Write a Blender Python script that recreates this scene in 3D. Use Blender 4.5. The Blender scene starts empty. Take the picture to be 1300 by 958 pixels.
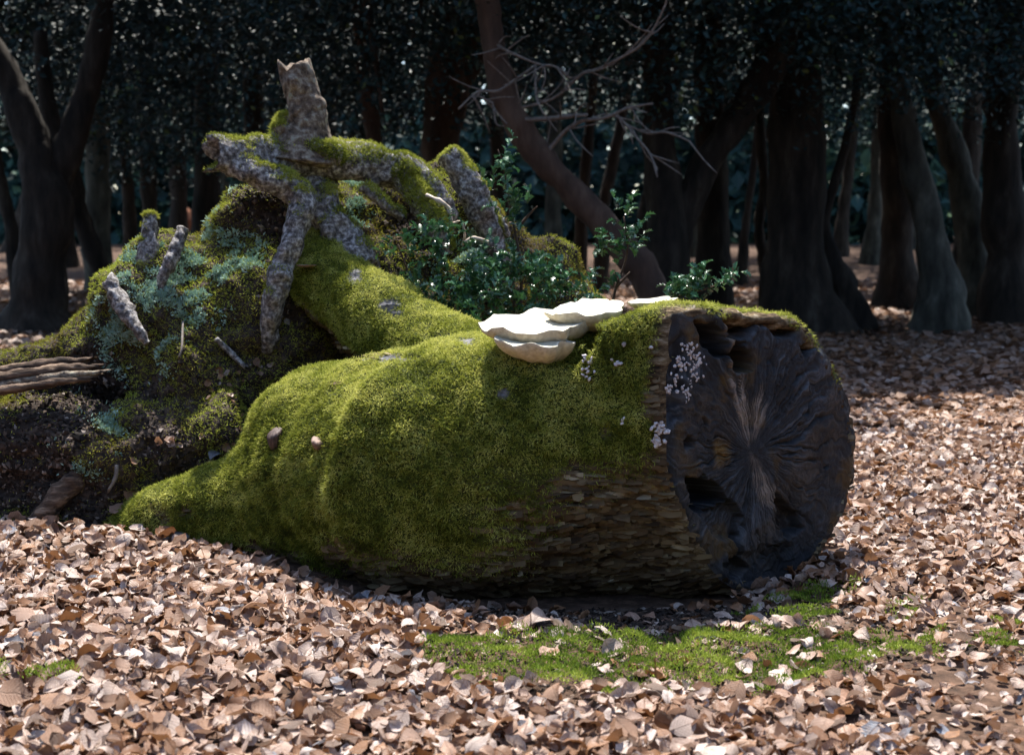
import bpy, math, random
import numpy as np
from mathutils import Vector, Matrix

# ------------------------------------------------------------------ camera, sky, sun, exposure
scene = bpy.context.scene
COL = scene.collection
F = 1625.0                                  # focal length in photo pixels (45 mm on 36 mm, 1300 px wide)
CAM = np.array([0.0, 0.0, 1.2])
PITCH = math.atan(189.0 / F)
cam_data = bpy.data.cameras.new('camera')
cam_data.lens = 45.0
cam_data.sensor_width = 36.0
cam_data.clip_start = 0.05
cam_data.clip_end = 600.0
cam_data.dof.use_dof = True
cam_data.dof.focus_distance = 4.45
cam_data.dof.aperture_fstop = 3.4
cam = bpy.data.objects.new('camera', cam_data)
COL.objects.link(cam)
cam.location = CAM
cam.rotation_euler = (math.pi / 2 - PITCH, 0, 0)
scene.camera = cam

SUN_EL = math.radians(65.0)
SUN_AZ = math.radians(-6.0)                 # measured from +Y towards +X: from behind the log
sun_dir = Vector((math.sin(SUN_AZ) * math.cos(SUN_EL), math.cos(SUN_AZ) * math.cos(SUN_EL), math.sin(SUN_EL)))
world = bpy.data.worlds.new('World')
scene.world = world
world.use_nodes = True
wn = world.node_tree.nodes
wl = world.node_tree.links
sky = wn.new('ShaderNodeTexSky')
sky.sky_type = 'NISHITA'
sky.sun_disc = False
sky.sun_elevation = SUN_EL
sky.sun_rotation = SUN_AZ
wl.new(sky.outputs[0], wn['Background'].inputs[0])
wn['Background'].inputs[1].default_value = 0.15
sun_data = bpy.data.lights.new('sun', 'SUN')
sun_data.energy = 5.0
sun_data.angle = math.radians(0.5)
sun_data.color = (1.0, 0.95, 0.87)
sun = bpy.data.objects.new('sun', sun_data)
COL.objects.link(sun)
sun.location = (0, 0, 30)
sun.rotation_euler = sun_dir.to_track_quat('Z', 'Y').to_euler()

vs = scene.view_settings
vs.view_transform = 'Standard'
vs.look = 'None'
vs.exposure = 1.25
vs.gamma = 1.0
vs.use_curve_mapping = False
cy = scene.cycles
cy.use_denoising = True
cy.denoiser = 'OPENIMAGEDENOISE'
cy.max_bounces = 6
cy.diffuse_bounces = 3
cy.glossy_bounces = 2
cy.transmission_bounces = 2
cy.use_adaptive_sampling = True
cy.adaptive_threshold = 0.02
cy.caustics_reflective = False
cy.caustics_refractive = False
cy.sample_clamp_indirect = 4.0

rng = np.random.default_rng(7)
random.seed(7)

# ------------------------------------------------------------------ maths helpers
_f = np.array([0, math.cos(PITCH), -math.sin(PITCH)])
_u = np.array([0, math.sin(PITCH), math.cos(PITCH)])
_r = np.array([1.0, 0, 0])


def ray(px, py):
    return _f + (px - 650.0) / F * _r - (py - 479.0) / F * _u


def at(px, py, d):
    """world point at depth d (metres along +Y) seen at that photo pixel"""
    v = ray(px, py)
    return CAM + v * (d / v[1])


def fade(t):
    return t * t * t * (t * (t * 6 - 15) + 10)


def _hash(ix, iy, iz, seed):
    h = (ix * 374761393 + iy * 668265263 + iz * 2147483647 + seed * 974711) & 0xFFFFFFFF
    h = ((h ^ (h >> 13)) * 1274126177) & 0xFFFFFFFF
    h = ((h ^ (h >> 16)) * 2246822519) & 0xFFFFFFFF
    return ((h ^ (h >> 15)) & 0xFFFFFF) / float(0xFFFFFF)


def vnoise(p, seed=0):
    p = np.asarray(p, dtype=np.float64)
    i = np.floor(p).astype(np.int64)
    f = fade(p - i)
    x, y, z = i[..., 0], i[..., 1], i[..., 2]
    fx, fy, fz = f[..., 0], f[..., 1], f[..., 2]
    r = 0
    for dx in (0, 1):
        for dy in (0, 1):
            for dz in (0, 1):
                w = (fx if dx else 1 - fx) * (fy if dy else 1 - fy) * (fz if dz else 1 - fz)
                r = r + w * _hash(x + dx, y + dy, z + dz, seed)
    return r * 2 - 1


def fbm(p, scale=1.0, octaves=3, seed=0):
    p = np.asarray(p, dtype=np.float64) * scale
    a, s, t = 1.0, 0.0, 0.0
    for o in range(octaves):
        s = s + a * vnoise(p, seed + o * 17)
        t += a
        a *= 0.5
        p = p * 2.03 + 11.3
    return s / t


def sstep(a, b, x):
    t = np.clip((x - a) / (b - a), 0, 1)
    return t * t * (3 - 2 * t)


def nrm(v):
    return v / np.maximum(np.linalg.norm(v, axis=-1, keepdims=True), 1e-9)


def smin(a, b, k):
    h = np.clip(0.5 + 0.5 * (b - a) / k, 0, 1)
    return b * (1 - h) + a * h - k * h * (1 - h)


def surface_nets(vals, origin, h):
    nx, ny, nz = vals.shape
    ins = vals < 0
    cnt = np.zeros((nx - 1, ny - 1, nz - 1), dtype=np.int32)
    pos = np.zeros((nx - 1, ny - 1, nz - 1, 3))
    gi = np.stack(np.meshgrid(np.arange(nx - 1), np.arange(ny - 1), np.arange(nz - 1), indexing='ij'), -1).astype(float)
    corners = [(a, b, c) for a in (0, 1) for b in (0, 1) for c in (0, 1)]

    def sl(arr, c):
        return arr[c[0]:nx - 1 + c[0], c[1]:ny - 1 + c[1], c[2]:nz - 1 + c[2]]
    for a in corners:
        for ax in range(3):
            if a[ax] == 0:
                b = list(a)
                b[ax] = 1
                va, vb = sl(vals, a), sl(vals, b)
                m = (va < 0) != (vb < 0)
                t = np.where(m, va / np.where(m, va - vb, 1), 0)
                q = np.zeros(pos.shape)
                q[...] = np.array(a, float)
                q[..., ax] += t
                pos += np.where(m[..., None], q, 0)
                cnt += m
    act = cnt > 0
    idx = -np.ones(cnt.shape, dtype=np.int64)
    idx[act] = np.arange(act.sum())
    V = (pos[act] / cnt[act][:, None] + gi[act]) * h + origin
    faces = []
    for ax in range(3):
        o1, o2 = (ax + 1) % 3, (ax + 2) % 3
        s0 = [slice(1, -1)] * 3
        s0[ax] = slice(0, -1)
        s1 = [slice(1, -1)] * 3
        s1[ax] = slice(1, None)
        A, B = ins[tuple(s0)], ins[tuple(s1)]
        for flip in (0, 1):
            m = (A & ~B) if not flip else (~A & B)
            w = np.argwhere(m)
            if len(w) == 0:
                continue
            g = w.copy()
            for k in range(3):
                if k != ax:
                    g[:, k] += 1
            e1 = np.zeros(3, int)
            e1[o1] = 1
            e2 = np.zeros(3, int)
            e2[o2] = 1
            c = [g - e1 - e2, g - e2, g, g - e1]
            q = np.stack([idx[ci[:, 0], ci[:, 1], ci[:, 2]] for ci in c], -1)
            if flip:
                q = q[:, ::-1]
            faces.append(q)
    Q = np.concatenate(faces)
    return V, Q[(Q >= 0).all(1)]


def vnormals(V, Q):
    n = np.zeros_like(V)
    a, b, c, d = V[Q[:, 0]], V[Q[:, 1]], V[Q[:, 2]], V[Q[:, 3]]
    fn = np.cross(c - a, d - b)
    for k in range(4):
        np.add.at(n, Q[:, k], fn)
    return nrm(n)


def subdivide(V, Q):
    """one linear split of every quad into four"""
    n = len(V)
    e = np.concatenate([Q[:, [0, 1]], Q[:, [1, 2]], Q[:, [2, 3]], Q[:, [3, 0]]])
    es = np.sort(e, 1)
    key = es[:, 0] * n + es[:, 1]
    uq, inv = np.unique(key, return_inverse=True)
    mid = (V[uq // n] + V[uq % n]) * 0.5
    cen = V[Q].mean(1)
    V2 = np.concatenate([V, mid, cen])
    m = len(Q)
    ei = inv.reshape(4, m).T + n
    ci = np.arange(m) + n + len(uq)
    Q2 = np.concatenate([np.stack([Q[:, k], ei[:, k], ci, ei[:, k - 1]], 1) for k in range(4)])
    return V2, Q2


def relax(V, Q, it=2, w=0.5):
    for _ in range(it):
        s = np.zeros_like(V)
        c = np.zeros(len(V))
        for k in range(4):
            np.add.at(s, Q[:, k], V[Q[:, (k + 1) % 4]] + V[Q[:, k - 1]])
            np.add.at(c, Q[:, k], 2)
        V = V * (1 - w) + w * s / np.maximum(c, 1)[:, None]
    return V


# ------------------------------------------------------------------ object helpers
def mesh_np(name, V, faces, attrs=None, smooth=True, vec=None):
    """faces: (n,3) or (n,4) array. attrs: float vertex attributes; vec: colour vertex attributes"""
    V = np.asarray(V, dtype=np.float32)
    faces = np.asarray(faces, dtype=np.int32)
    k = faces.shape[1]
    me = bpy.data.meshes.new(name)
    me.vertices.add(len(V))
    me.vertices.foreach_set('co', V.ravel())
    me.loops.add(faces.size)
    me.loops.foreach_set('vertex_index', faces.ravel())
    me.polygons.add(len(faces))
    me.polygons.foreach_set('loop_start', np.arange(0, faces.size, k, dtype=np.int32))
    me.polygons.foreach_set('loop_total', np.full(len(faces), k, dtype=np.int32))
    me.polygons.foreach_set('use_smooth', np.full(len(faces), smooth, dtype=bool))
    for an, av in (attrs or {}).items():
        a = me.attributes.new(an, 'FLOAT', 'POINT')
        a.data.foreach_set('value', np.asarray(av, dtype=np.float32))
    for an, av in (vec or {}).items():
        a = me.attributes.new(an, 'FLOAT_VECTOR', 'POINT')
        a.data.foreach_set('vector', np.asarray(av, dtype=np.float32).ravel())
    me.update(calc_edges=True)
    return me


def obj(name, me, mat=None, parent=None, label=None, cat=None, group=None, kind=None, loc=None):
    o = bpy.data.objects.new(name, me)
    COL.objects.link(o)
    if mat is not None and me is not None and len(me.materials) == 0:
        me.materials.append(mat)
    if parent is not None:
        o.parent = parent
    if loc is not None:
        o.location = loc
    if label:
        o['label'] = label
    if cat:
        o['category'] = cat
    if group:
        o['group'] = group
    if kind:
        o['kind'] = kind
    return o


def thing(name, label, cat, loc, group=None):
    return obj(name, None, None, None, label, cat, group, None, tuple(float(c) for c in loc))


def part(name, me, mat, parent, label=None, kind=None):
    """a part whose mesh is in world coordinates; moved into its parent's frame"""
    L = np.array(parent.location, dtype=np.float32)
    p = parent.parent
    while p is not None:
        L = L + np.array(p.location, dtype=np.float32)
        p = p.parent
    co = np.empty(len(me.vertices) * 3, dtype=np.float32)
    me.vertices.foreach_get('co', co)
    co = (co.reshape(-1, 3) - L).ravel()
    me.vertices.foreach_set('co', co)
    me.update()
    return obj(name, me, mat, parent, label, None, None, kind)


def tube_np(pts, rad, seg=14, sub=5, rough=0.12, seed=0, freq=6.0, cap=True, jag=0.0):
    """tapered limb through points, knobbly; returns V, quads"""
    P = np.asarray(pts, float)
    R = np.asarray(rad, float)
    n = len(P)
    tt = []
    for i in range(n - 1):
        tt += [i + k / sub for k in range(sub)]
    tt.append(n - 1)
    C, RR = [], []
    for t in tt:
        i = min(int(t), n - 2)
        f = t - i
        p0, p1, p2, p3 = P[max(i - 1, 0)], P[i], P[i + 1], P[min(i + 2, n - 1)]
        C.append(0.5 * ((2 * p1) + (-p0 + p2) * f + (2 * p0 - 5 * p1 + 4 * p2 - p3) * f * f + (-p0 + 3 * p1 - 3 * p2 + p3) * f ** 3))
        RR.append(R[i] * (1 - f) + R[i + 1] * f)
    C = np.array(C)
    RR = np.array(RR)
    T = nrm(np.gradient(C, axis=0))
    ref = np.array([0.31, 0.2, 0.93]) if abs(T[:, 2]).mean() < 0.7 else np.array([0.9, 0.31, 0.1])
    N = nrm(np.cross(T, ref))
    B = np.cross(T, N)
    th = np.linspace(0, 2 * math.pi, seg, endpoint=False)
    ring = N[:, None] * np.cos(th)[None, :, None] + B[:, None] * np.sin(th)[None, :, None]
    base = C[:, None] + ring * RR[:, None, None]
    ns = fbm(base / max(RR.mean(), 1e-4) * np.array([1, 1, 1.0]) * 0.16 * freq, 1.0, 3, seed)
    V = C[:, None] + ring * (RR[:, None] * (1 + rough * 2 * ns))[..., None]
    if jag > 0:
        j = rng.random(seg)
        j = (j * 2 + np.roll(j, 1) * 1.6 + np.roll(j, 2) + np.roll(j, -1)) / 5.6
        j = jag * (j - j.min()) / (j.max() - j.min() + 1e-6) * 1.3
        V[-1] += T[-1] * j[:, None]
        V[-2] += T[-1] * (j[:, None] * 0.5)
    m = len(tt)
    V = V.reshape(-1, 3)
    Q = []
    for i in range(m - 1):
        a = i * seg + np.arange(seg)
        b = i * seg + (np.arange(seg) + 1) % seg
        Q.append(np.stack([a, b, b + seg, a + seg], 1))
    Q = np.concatenate(Q)
    if cap:
        c0 = len(V)
        V = np.concatenate([V, [C[0] - T[0] * RR[0] * 0.2], [C[-1] - T[-1] * RR[-1] * (0.6 if jag else -0.2)]])
        s = np.arange(0, seg, 2)
        top = (m - 1) * seg
        Q = np.concatenate([Q,
                            np.stack([np.full(len(s), c0), (s + 2) % seg, (s + 1) % seg, s], 1),
                            np.stack([np.full(len(s), c0 + 1), top + s, top + (s + 1) % seg, top + (s + 2) % seg], 1)])
    return V, Q


def tube(name, pts, rad, **kw):
    V, Q = tube_np(pts, rad, **kw)
    return mesh_np(name, V, Q)


def merge(parts):
    Vs, Fs, o = [], [], 0
    for V, Fc in parts:
        Vs.append(V)
        Fs.append(Fc + o)
        o += len(V)
    return np.concatenate(Vs), np.concatenate(Fs)


def scatter(protoV, protoF, pos, X, Y, Z, scale, tone):
    """joined copies of a small shape: pos (n,3), axes (n,3), scale (n,) or (n,3)"""
    n = len(pos)
    k = len(protoV)
    s = np.asarray(scale, float)
    if s.ndim == 1:
        s = np.repeat(s[:, None], 3, 1)
    V = (pos[:, None, :] + X[:, None, :] * (protoV[None, :, 0:1] * s[:, None, 0:1])
         + Y[:, None, :] * (protoV[None, :, 1:2] * s[:, None, 1:2])
         + Z[:, None, :] * (protoV[None, :, 2:3] * s[:, None, 2:3]))
    Fc = protoF[None] + (np.arange(n) * k)[:, None, None]
    return V.reshape(-1, 3), Fc.reshape(-1, protoF.shape[1]), np.repeat(tone, k)


def frames(Zd, spin=None):
    n = len(Zd)
    a = nrm(np.cross(Zd, nrm(rng.normal(size=(n, 3)))))
    return a, np.cross(Zd, a), Zd


def sample_surface(V, Q, n, weight=None):
    tri = np.concatenate([Q[:, [0, 1, 2]], Q[:, [0, 2, 3]]]) if Q.shape[1] == 4 else Q
    a, b, c = V[tri[:, 0]], V[tri[:, 1]], V[tri[:, 2]]
    cr = np.cross(b - a, c - a)
    ar = np.linalg.norm(cr, axis=1) * 0.5
    if weight is not None:
        ar = ar * weight[tri].mean(1)
    i = rng.choice(len(tri), n, p=ar / ar.sum())
    r1 = np.sqrt(rng.random(n))[:, None]
    r2 = rng.random(n)[:, None]
    p = a[i] * (1 - r1) + b[i] * (r1 * (1 - r2)) + c[i] * (r1 * r2)
    return p, nrm(cr)[i]


# ------------------------------------------------------------------ materials
def new_mat(name):
    m = bpy.data.materials.new(name)
    m.use_nodes = True
    nt = m.node_tree
    return m, nt.nodes, nt.links, nt.nodes['Principled BSDF']


def ramp(nodes, links, fac, stops):
    r = nodes.new('ShaderNodeValToRGB')
    e = r.color_ramp.elements
    e[0].position, e[0].color = stops[0][0], (*stops[0][1], 1)
    e[1].position, e[1].color = stops[-1][0], (*stops[-1][1], 1)
    for p, c in stops[1:-1]:
        x = e.new(p)
        x.color = (*c, 1)
    links.new(fac, r.inputs[0])
    return r.outputs[0]


def tex(nodes, links, scale, detail=5, stretch=None, rough=0.6, coord='Object'):
    tc = nodes.new('ShaderNodeTexCoord')
    out = tc.outputs[coord]
    if stretch:
        mp = nodes.new('ShaderNodeMapping')
        mp.inputs['Scale'].default_value = stretch
        links.new(out, mp.inputs[0])
        out = mp.outputs[0]
    n = nodes.new('ShaderNodeTexNoise')
    n.inputs['Scale'].default_value = scale
    n.inputs['Detail'].default_value = detail
    n.inputs['Roughness'].default_value = rough
    links.new(out, n.inputs['Vector'])
    return n.outputs[0]


def bump(nodes, links, bsdf, height, strength=0.6, dist=0.01):
    b = nodes.new('ShaderNodeBump')
    b.inputs['Strength'].default_value = strength
    b.inputs['Distance'].default_value = dist
    links.new(height, b.inputs['Height'])
    links.new(b.outputs[0], bsdf.inputs['Normal'])


def attr(nodes, name, out='Fac'):
    a = nodes.new('ShaderNodeAttribute')
    a.attribute_name = name
    return a.outputs[out]


def mix(nodes, links, fac, a, b):
    m = nodes.new('ShaderNodeMix')
    m.data_type = 'RGBA'
    for sock, v in ((0, fac), (6, a), (7, b)):
        if hasattr(v, 'is_linked'):
            links.new(v, m.inputs[sock])
        elif sock == 0:
            m.inputs[0].default_value = v
        else:
            m.inputs[sock].default_value = (*v, 1)
    return m.outputs[2]


def mat_noise(name, stops, scale, rough=0.85, bump_s=0.6, bump_d=0.01, stretch=None, spec=0.3, detail=6):
    m, n, l, b = new_mat(name)
    t = tex(n, l, scale, detail, stretch)
    l.new(ramp(n, l, t, stops), b.inputs['Base Color'])
    b.inputs['Roughness'].default_value = rough
    b.inputs['Specular IOR Level'].default_value = spec
    bump(n, l, b, t, bump_s, bump_d)
    return m


def mat_tone(name, stops, rough=0.7, spec=0.3, transl=0.0, attr_name='tone'):
    """colour by the per-piece attribute"""
    m, n, l, b = new_mat(name)
    c = ramp(n, l, attr(n, attr_name), stops)
    l.new(c, b.inputs['Base Color'])
    b.inputs['Roughness'].default_value = rough
    b.inputs['Specular IOR Level'].default_value = spec
    if transl:
        t = n.new('ShaderNodeBsdfTranslucent')
        l.new(c, t.inputs[0])
        ms = n.new('ShaderNodeMixShader')
        ms.inputs[0].default_value = transl
        l.new(b.outputs[0], ms.inputs[1])
        l.new(t.outputs[0], ms.inputs[2])
        l.new(ms.outputs[0], n['Material Output'].inputs[0])
    return m


M = {}
M['soil'] = mat_noise('forest_soil', [(0.3, (0.010, 0.007, 0.006)), (0.5, (0.04, 0.027, 0.02)), (0.7, (0.11, 0.078, 0.058))], 28, 0.95, 1.0, 0.03)
M['ground'] = mat_noise('forest_floor', [(0.3, (0.03, 0.017, 0.010)), (0.5, (0.075, 0.042, 0.026)), (0.7, (0.15, 0.09, 0.06))], 26, 0.95, 0.8, 0.02)
M['bark_tree'] = mat_noise('tree_bark', [(0.35, (0.010, 0.008, 0.006)), (0.55, (0.03, 0.023, 0.017)), (0.75, (0.075, 0.063, 0.048))], 7, 0.9, 0.9, 0.03, (1, 1, 0.25))
M['bark_pale'] = mat_noise('pale_bark', [(0.35, (0.025, 0.025, 0.02)), (0.55, (0.07, 0.07, 0.056)), (0.75, (0.16, 0.16, 0.13))], 6, 0.9, 0.8, 0.03, (1, 1, 0.3))
M['bark_brown'] = mat_noise('brown_bark', [(0.3, (0.022, 0.014, 0.010)), (0.55, (0.075, 0.045, 0.03)), (0.8, (0.15, 0.10, 0.07))], 6, 0.9, 0.9, 0.02, (1, 1, 0.3))
M['twig'] = mat_noise('dead_twig', [(0.3, (0.10, 0.08, 0.065)), (0.7, (0.26, 0.22, 0.185))], 30, 0.85, 0.3, 0.004)
M['root'] = mat_noise('root_bark', [(0.36, (0.03, 0.024, 0.02)), (0.5, (0.15, 0.13, 0.12)), (0.66, (0.44, 0.42, 0.40))], 52, 0.75, 0.9, 0.012, None, 0.4, 8)
M['stub'] = mat_noise('stub_bark', [(0.34, (0.03, 0.02, 0.013)), (0.5, (0.14, 0.10, 0.07)), (0.62, (0.28, 0.24, 0.18)), (0.72, (0.22, 0.27, 0.2))], 30, 0.85, 1.0, 0.02, None, 0.3, 8)
M['rotten'] = mat_noise('rotten_wood', [(0.36, (0.018, 0.011, 0.008)), (0.52, (0.09, 0.056, 0.036)), (0.68, (0.26, 0.18, 0.125))], 26, 0.9, 1.0, 0.015, (0.3, 1, 1.6))
M['rootlet'] = mat_noise('rootlet_skin', [(0.3, (0.32, 0.25, 0.18)), (0.7, (0.6, 0.5, 0.4))], 30, 0.7, 0.2, 0.003)
M['moss'] = mat_tone('moss_strand', [(0.0, (0.030, 0.040, 0.008)), (0.3, (0.115, 0.14, 0.018)), (0.65, (0.31, 0.335, 0.05)), (1.0, (0.58, 0.57, 0.16))], 0.8, 0.12, 0.3)
M['mound_moss'] = mat_tone('mound_moss_strand', [(0.0, (0.07, 0.056, 0.016)), (0.35, (0.22, 0.17, 0.035)), (0.6, (0.27, 0.28, 0.04)), (1.0, (0.46, 0.50, 0.08))], 0.85, 0.12, 0.25)
M['lichen'] = mat_tone('lichen_frond', [(0.0, (0.16, 0.26, 0.19)), (0.5, (0.34, 0.48, 0.38)), (1.0, (0.62, 0.72, 0.62))], 0.9, 0.1, 0.1)
M['fern_moss'] = mat_tone('ground_moss_strand', [(0.0, (0.03, 0.05, 0.01)), (0.4, (0.10, 0.16, 0.02)), (0.75, (0.22, 0.30, 0.035)), (1.0, (0.38, 0.44, 0.08))], 0.8, 0.15, 0.25)
M['holly'] = mat_tone('holly_leaf', [(0.0, (0.014, 0.05, 0.022)), (0.6, (0.04, 0.12, 0.05)), (0.92, (0.09, 0.21, 0.085)), (1.0, (0.2, 0.34, 0.1))], 0.3, 0.6, 0.12)
M['canopy'] = mat_tone('canopy_leaf', [(0.0, (0.005, 0.015, 0.013)), (0.6, (0.010, 0.034, 0.032)), (0.95, (0.022, 0.066, 0.062)), (1.0, (0.09, 0.12, 0.03))], 0.58, 0.36)
M['far_leaf'] = mat_tone('far_leaf', [(0.0, (0.008, 0.024, 0.022)), (0.6, (0.02, 0.06, 0.056)), (1.0, (0.07, 0.13, 0.07))], 0.6, 0.2)


def leaf_mat():
    m, n, l, b = new_mat('dry_leaf')
    c = ramp(n, l, attr(n, 'tone'), [(0.0, (0.06, 0.026, 0.013)), (0.16, (0.19, 0.075, 0.024)), (0.34, (0.31, 0.15, 0.066)),
                                     (0.55, (0.38, 0.235, 0.165)), (0.8, (0.50, 0.37, 0.305)), (0.97, (0.66, 0.56, 0.50)), (1.0, (0.26, 0.29, 0.34))])
    t = tex(n, l, 45, 4)
    dk = mix(n, l, ramp(n, l, t, [(0.35, (0, 0, 0)), (0.65, (0.6, 0.6, 0.6))]), c, (0.17, 0.09, 0.05))

    def mth(op, a, b=None):
        q_ = n.new('ShaderNodeMath')
        q_.operation = op
        for k_, v_ in enumerate((a, b)):
            if v_ is None:
                continue
            if hasattr(v_, 'is_linked'):
                l.new(v_, q_.inputs[k_])
            else:
                q_.inputs[k_].default_value = v_
        return q_.outputs[0]
    ax_ = mth('ABSOLUTE', attr(n, 'lx'))
    side = mth('SINE', mth('MULTIPLY', mth('SUBTRACT', attr(n, 'ly'), mth('MULTIPLY', ax_, 0.75)), 62.0))
    side = mth('MULTIPLY', mth('MAXIMUM', mth('SUBTRACT', side, 0.55), 0.0), 1.5)
    rib_ = mth('MAXIMUM', mth('SUBTRACT', 1.0, mth('MULTIPLY', ax_, 26.0)), 0.0)
    vein = mth('MAXIMUM', side, rib_)
    dk = mix(n, l, mth('MULTIPLY', vein, 0.45), dk, (0.13, 0.065, 0.03))
    l.new(dk, b.inputs['Base Color'])
    b.inputs['Roughness'].default_value = 0.5
    b.inputs['Specular IOR Level'].default_value = 0.55
    bump(n, l, b, mth('ADD', mth('MULTIPLY', vein, -0.5), t), 0.7, 0.004)
    tr = n.new('ShaderNodeBsdfTranslucent')
    l.new(dk, tr.inputs[0])
    ms = n.new('ShaderNodeMixShader')
    ms.inputs[0].default_value = 0.22
    l.new(b.outputs[0], ms.inputs[1])
    l.new(tr.outputs[0], ms.inputs[2])
    l.new(ms.outputs[0], n['Material Output'].inputs[0])
    return m


M['leaf'] = leaf_mat()


def wood_mat():
    """bark of the fallen trunk: ridged brown bark, olive film and dark moss ground where moss grows"""
    m, n, l, b = new_mat('fallen_trunk_bark')
    t = tex(n, l, 30, 8, (0.42, 0.42, 1.5), 0.7)
    t2 = tex(n, l, 60, 5)
    bark = ramp(n, l, t, [(0.36, (0.02, 0.012, 0.007)), (0.46, (0.12, 0.078, 0.040)), (0.55, (0.26, 0.19, 0.105)), (0.66, (0.55, 0.47, 0.36))])
    mossy = ramp(n, l, t2, [(0.3, (0.03, 0.038, 0.008)), (0.7, (0.12, 0.145, 0.022))])
    grey = ramp(n, l, t2, [(0.3, (0.09, 0.085, 0.085)), (0.7, (0.34, 0.33, 0.34))])
    c = mix(n, l, attr(n, 'grey'), bark, grey)
    c = mix(n, l, attr(n, 'moss'), c, mossy)
    l.new(c, b.inputs['Base Color'])
    b.inputs['Roughness'].default_value = 0.9
    b.inputs['Specular IOR Level'].default_value = 0.25
    bump(n, l, b, t, 1.0, 0.04)
    return m


M['trunk'] = wood_mat()


def face_mat():
    m, n, l, b = new_mat('cut_wood')
    base = attr(n, 'col', 'Color')
    g_ = n.new('ShaderNodeTexNoise')
    g_.inputs['Scale'].default_value = 1.0
    g_.inputs['Detail'].default_value = 6
    g_.inputs['Roughness'].default_value = 0.75
    l.new(attr(n, 'polar', 'Vector'), g_.inputs['Vector'])
    t = g_.outputs[0]
    c = mix(n, l, ramp(n, l, t, [(0.38, (0.75, 0.75, 0.75)), (0.6, (0, 0, 0))]), base, (0.018, 0.017, 0.019))
    l.new(c, b.inputs['Base Color'])
    b.inputs['Roughness'].default_value = 0.72
    b.inputs['Specular IOR Level'].default_value = 0.3
    bump(n, l, b, t, 0.9, 0.008)
    return m


M['face'] = face_mat()


def fungus_mat(name, lo, hi, sc=30):
    m, n, l, b = new_mat(name)
    t = tex(n, l, sc, 5)
    l.new(ramp(n, l, t, [(0.3, lo), (0.65, hi)]), b.inputs['Base Color'])
    b.inputs['Roughness'].default_value = 0.7
    bump(n, l, b, t, 0.4, 0.006)
    return m


M['fungus_top'] = fungus_mat('fungus_top', (0.36, 0.34, 0.22), (0.56, 0.53, 0.45))
M['fungus_under'] = fungus_mat('fungus_underside', (0.50, 0.42, 0.28), (0.74, 0.66, 0.50), 60)
M['brown_fungus'] = fungus_mat('brown_fungus', (0.11, 0.06, 0.04), (0.30, 0.20, 0.15), 40)
M['dark_fungus'] = fungus_mat('dark_fungus', (0.03, 0.018, 0.014), (0.10, 0.058, 0.045), 40)
M['grey_fungus'] = fungus_mat('grey_fungus', (0.06, 0.065, 0.07), (0.2, 0.2, 0.2), 40)
M['white_fungus'] = fungus_mat('white_fungus', (0.30, 0.22, 0.20), (0.72, 0.68, 0.68), 90)


# ------------------------------------------------------------------ ground
def gz(x, y):
    x = np.asarray(x, float)
    y = np.asarray(y, float)
    p = np.stack([x, y, x * 0], -1)
    h = 0.035 * fbm(p, 0.7, 2, 3) + 0.012 * fbm(p, 3.1, 2, 5)
    h = h * sstep(1.0, 3.0, y) 
    h -= 0.06 * np.exp(-((y - 4.25) / 0.32) ** 2) * sstep(-0.9, -0.3, x) * (1 - sstep(0.75, 1.25, x))
    h += 0.05 * np.exp(-((y - 4.75) / 0.3) ** 2 - ((x + 1.9) / 0.9) ** 2)
    h += 0.6 * sstep(22, 48, y)
    return h


def grid_mesh(name, xs, ys, zf):
    X, Y = np.meshgrid(xs, ys, indexing='ij')
    V = np.stack([X, Y, zf(X, Y)], -1).reshape(-1, 3)
    ny = len(ys)
    i, j = np.meshgrid(np.arange(len(xs) - 1), np.arange(ny - 1), indexing='ij')
    a = (i * ny + j).ravel()
    Q = np.stack([a, a + ny, a + ny + 1, a + 1], 1)
    return V, Q


gxs = np.unique(np.round(np.concatenate([np.linspace(-130, -14, 40), np.linspace(-14, -4, 40), np.linspace(-4, 4, 161), np.linspace(4, 14, 40), np.linspace(14, 130, 40)]), 4))
gys = np.unique(np.round(np.concatenate([np.linspace(-60, 2, 30), np.linspace(2, 8, 121), np.linspace(8, 20, 60), np.linspace(20, 130, 60)]), 4))
GV, GQ = grid_mesh('ground', gxs, gys, gz)
ground = obj('ground', mesh_np('ground', GV, GQ), M['ground'], kind='structure')

# ------------------------------------------------------------------ the fallen tree: trunk and buttresses
FN = nrm(np.array([0.66, -0.75, 0.03]))             # normal of the sawn end
FA = at(955, 575, 4.32)                              # its pith
FE1 = nrm(np.cross(np.array([0, 0, 1.0]), FN))       # to the right along the face
FE2 = np.cross(FN, FE1)


def on_face(px, py):
    v = ray(px, py)
    t = np.dot(FA - CAM, FN) / np.dot(v, FN)
    p = CAM + v * t - FA
    return np.array([np.dot(p, FE1), np.dot(p, FE2)])


outline = [(852, 398), (880, 392), (915, 391), (960, 396), (1000, 402), (1018, 405), (1040, 432), (1062, 470), (1078, 508), (1087, 550), (1088, 600),
           (1076, 642), (1056, 682), (1030, 718), (1000, 746), (972, 758), (940, 752), (912, 736), (890, 702), (870, 662), (852, 625), (842, 585),
           (839, 540), (841, 495), (846, 440)]
op = np.array([on_face(*q) for q in outline])
oth = np.arctan2(op[:, 1], op[:, 0])
orr = np.hypot(op[:, 0], op[:, 1])
srt = np.argsort(oth)
oth, orr = oth[srt], orr[srt]
oth = np.concatenate([oth - 2 * math.pi, oth, oth + 2 * math.pi])
orr = np.tile(orr, 3)


def Rface(th):
    return np.interp(th, oth, orr)


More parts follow.
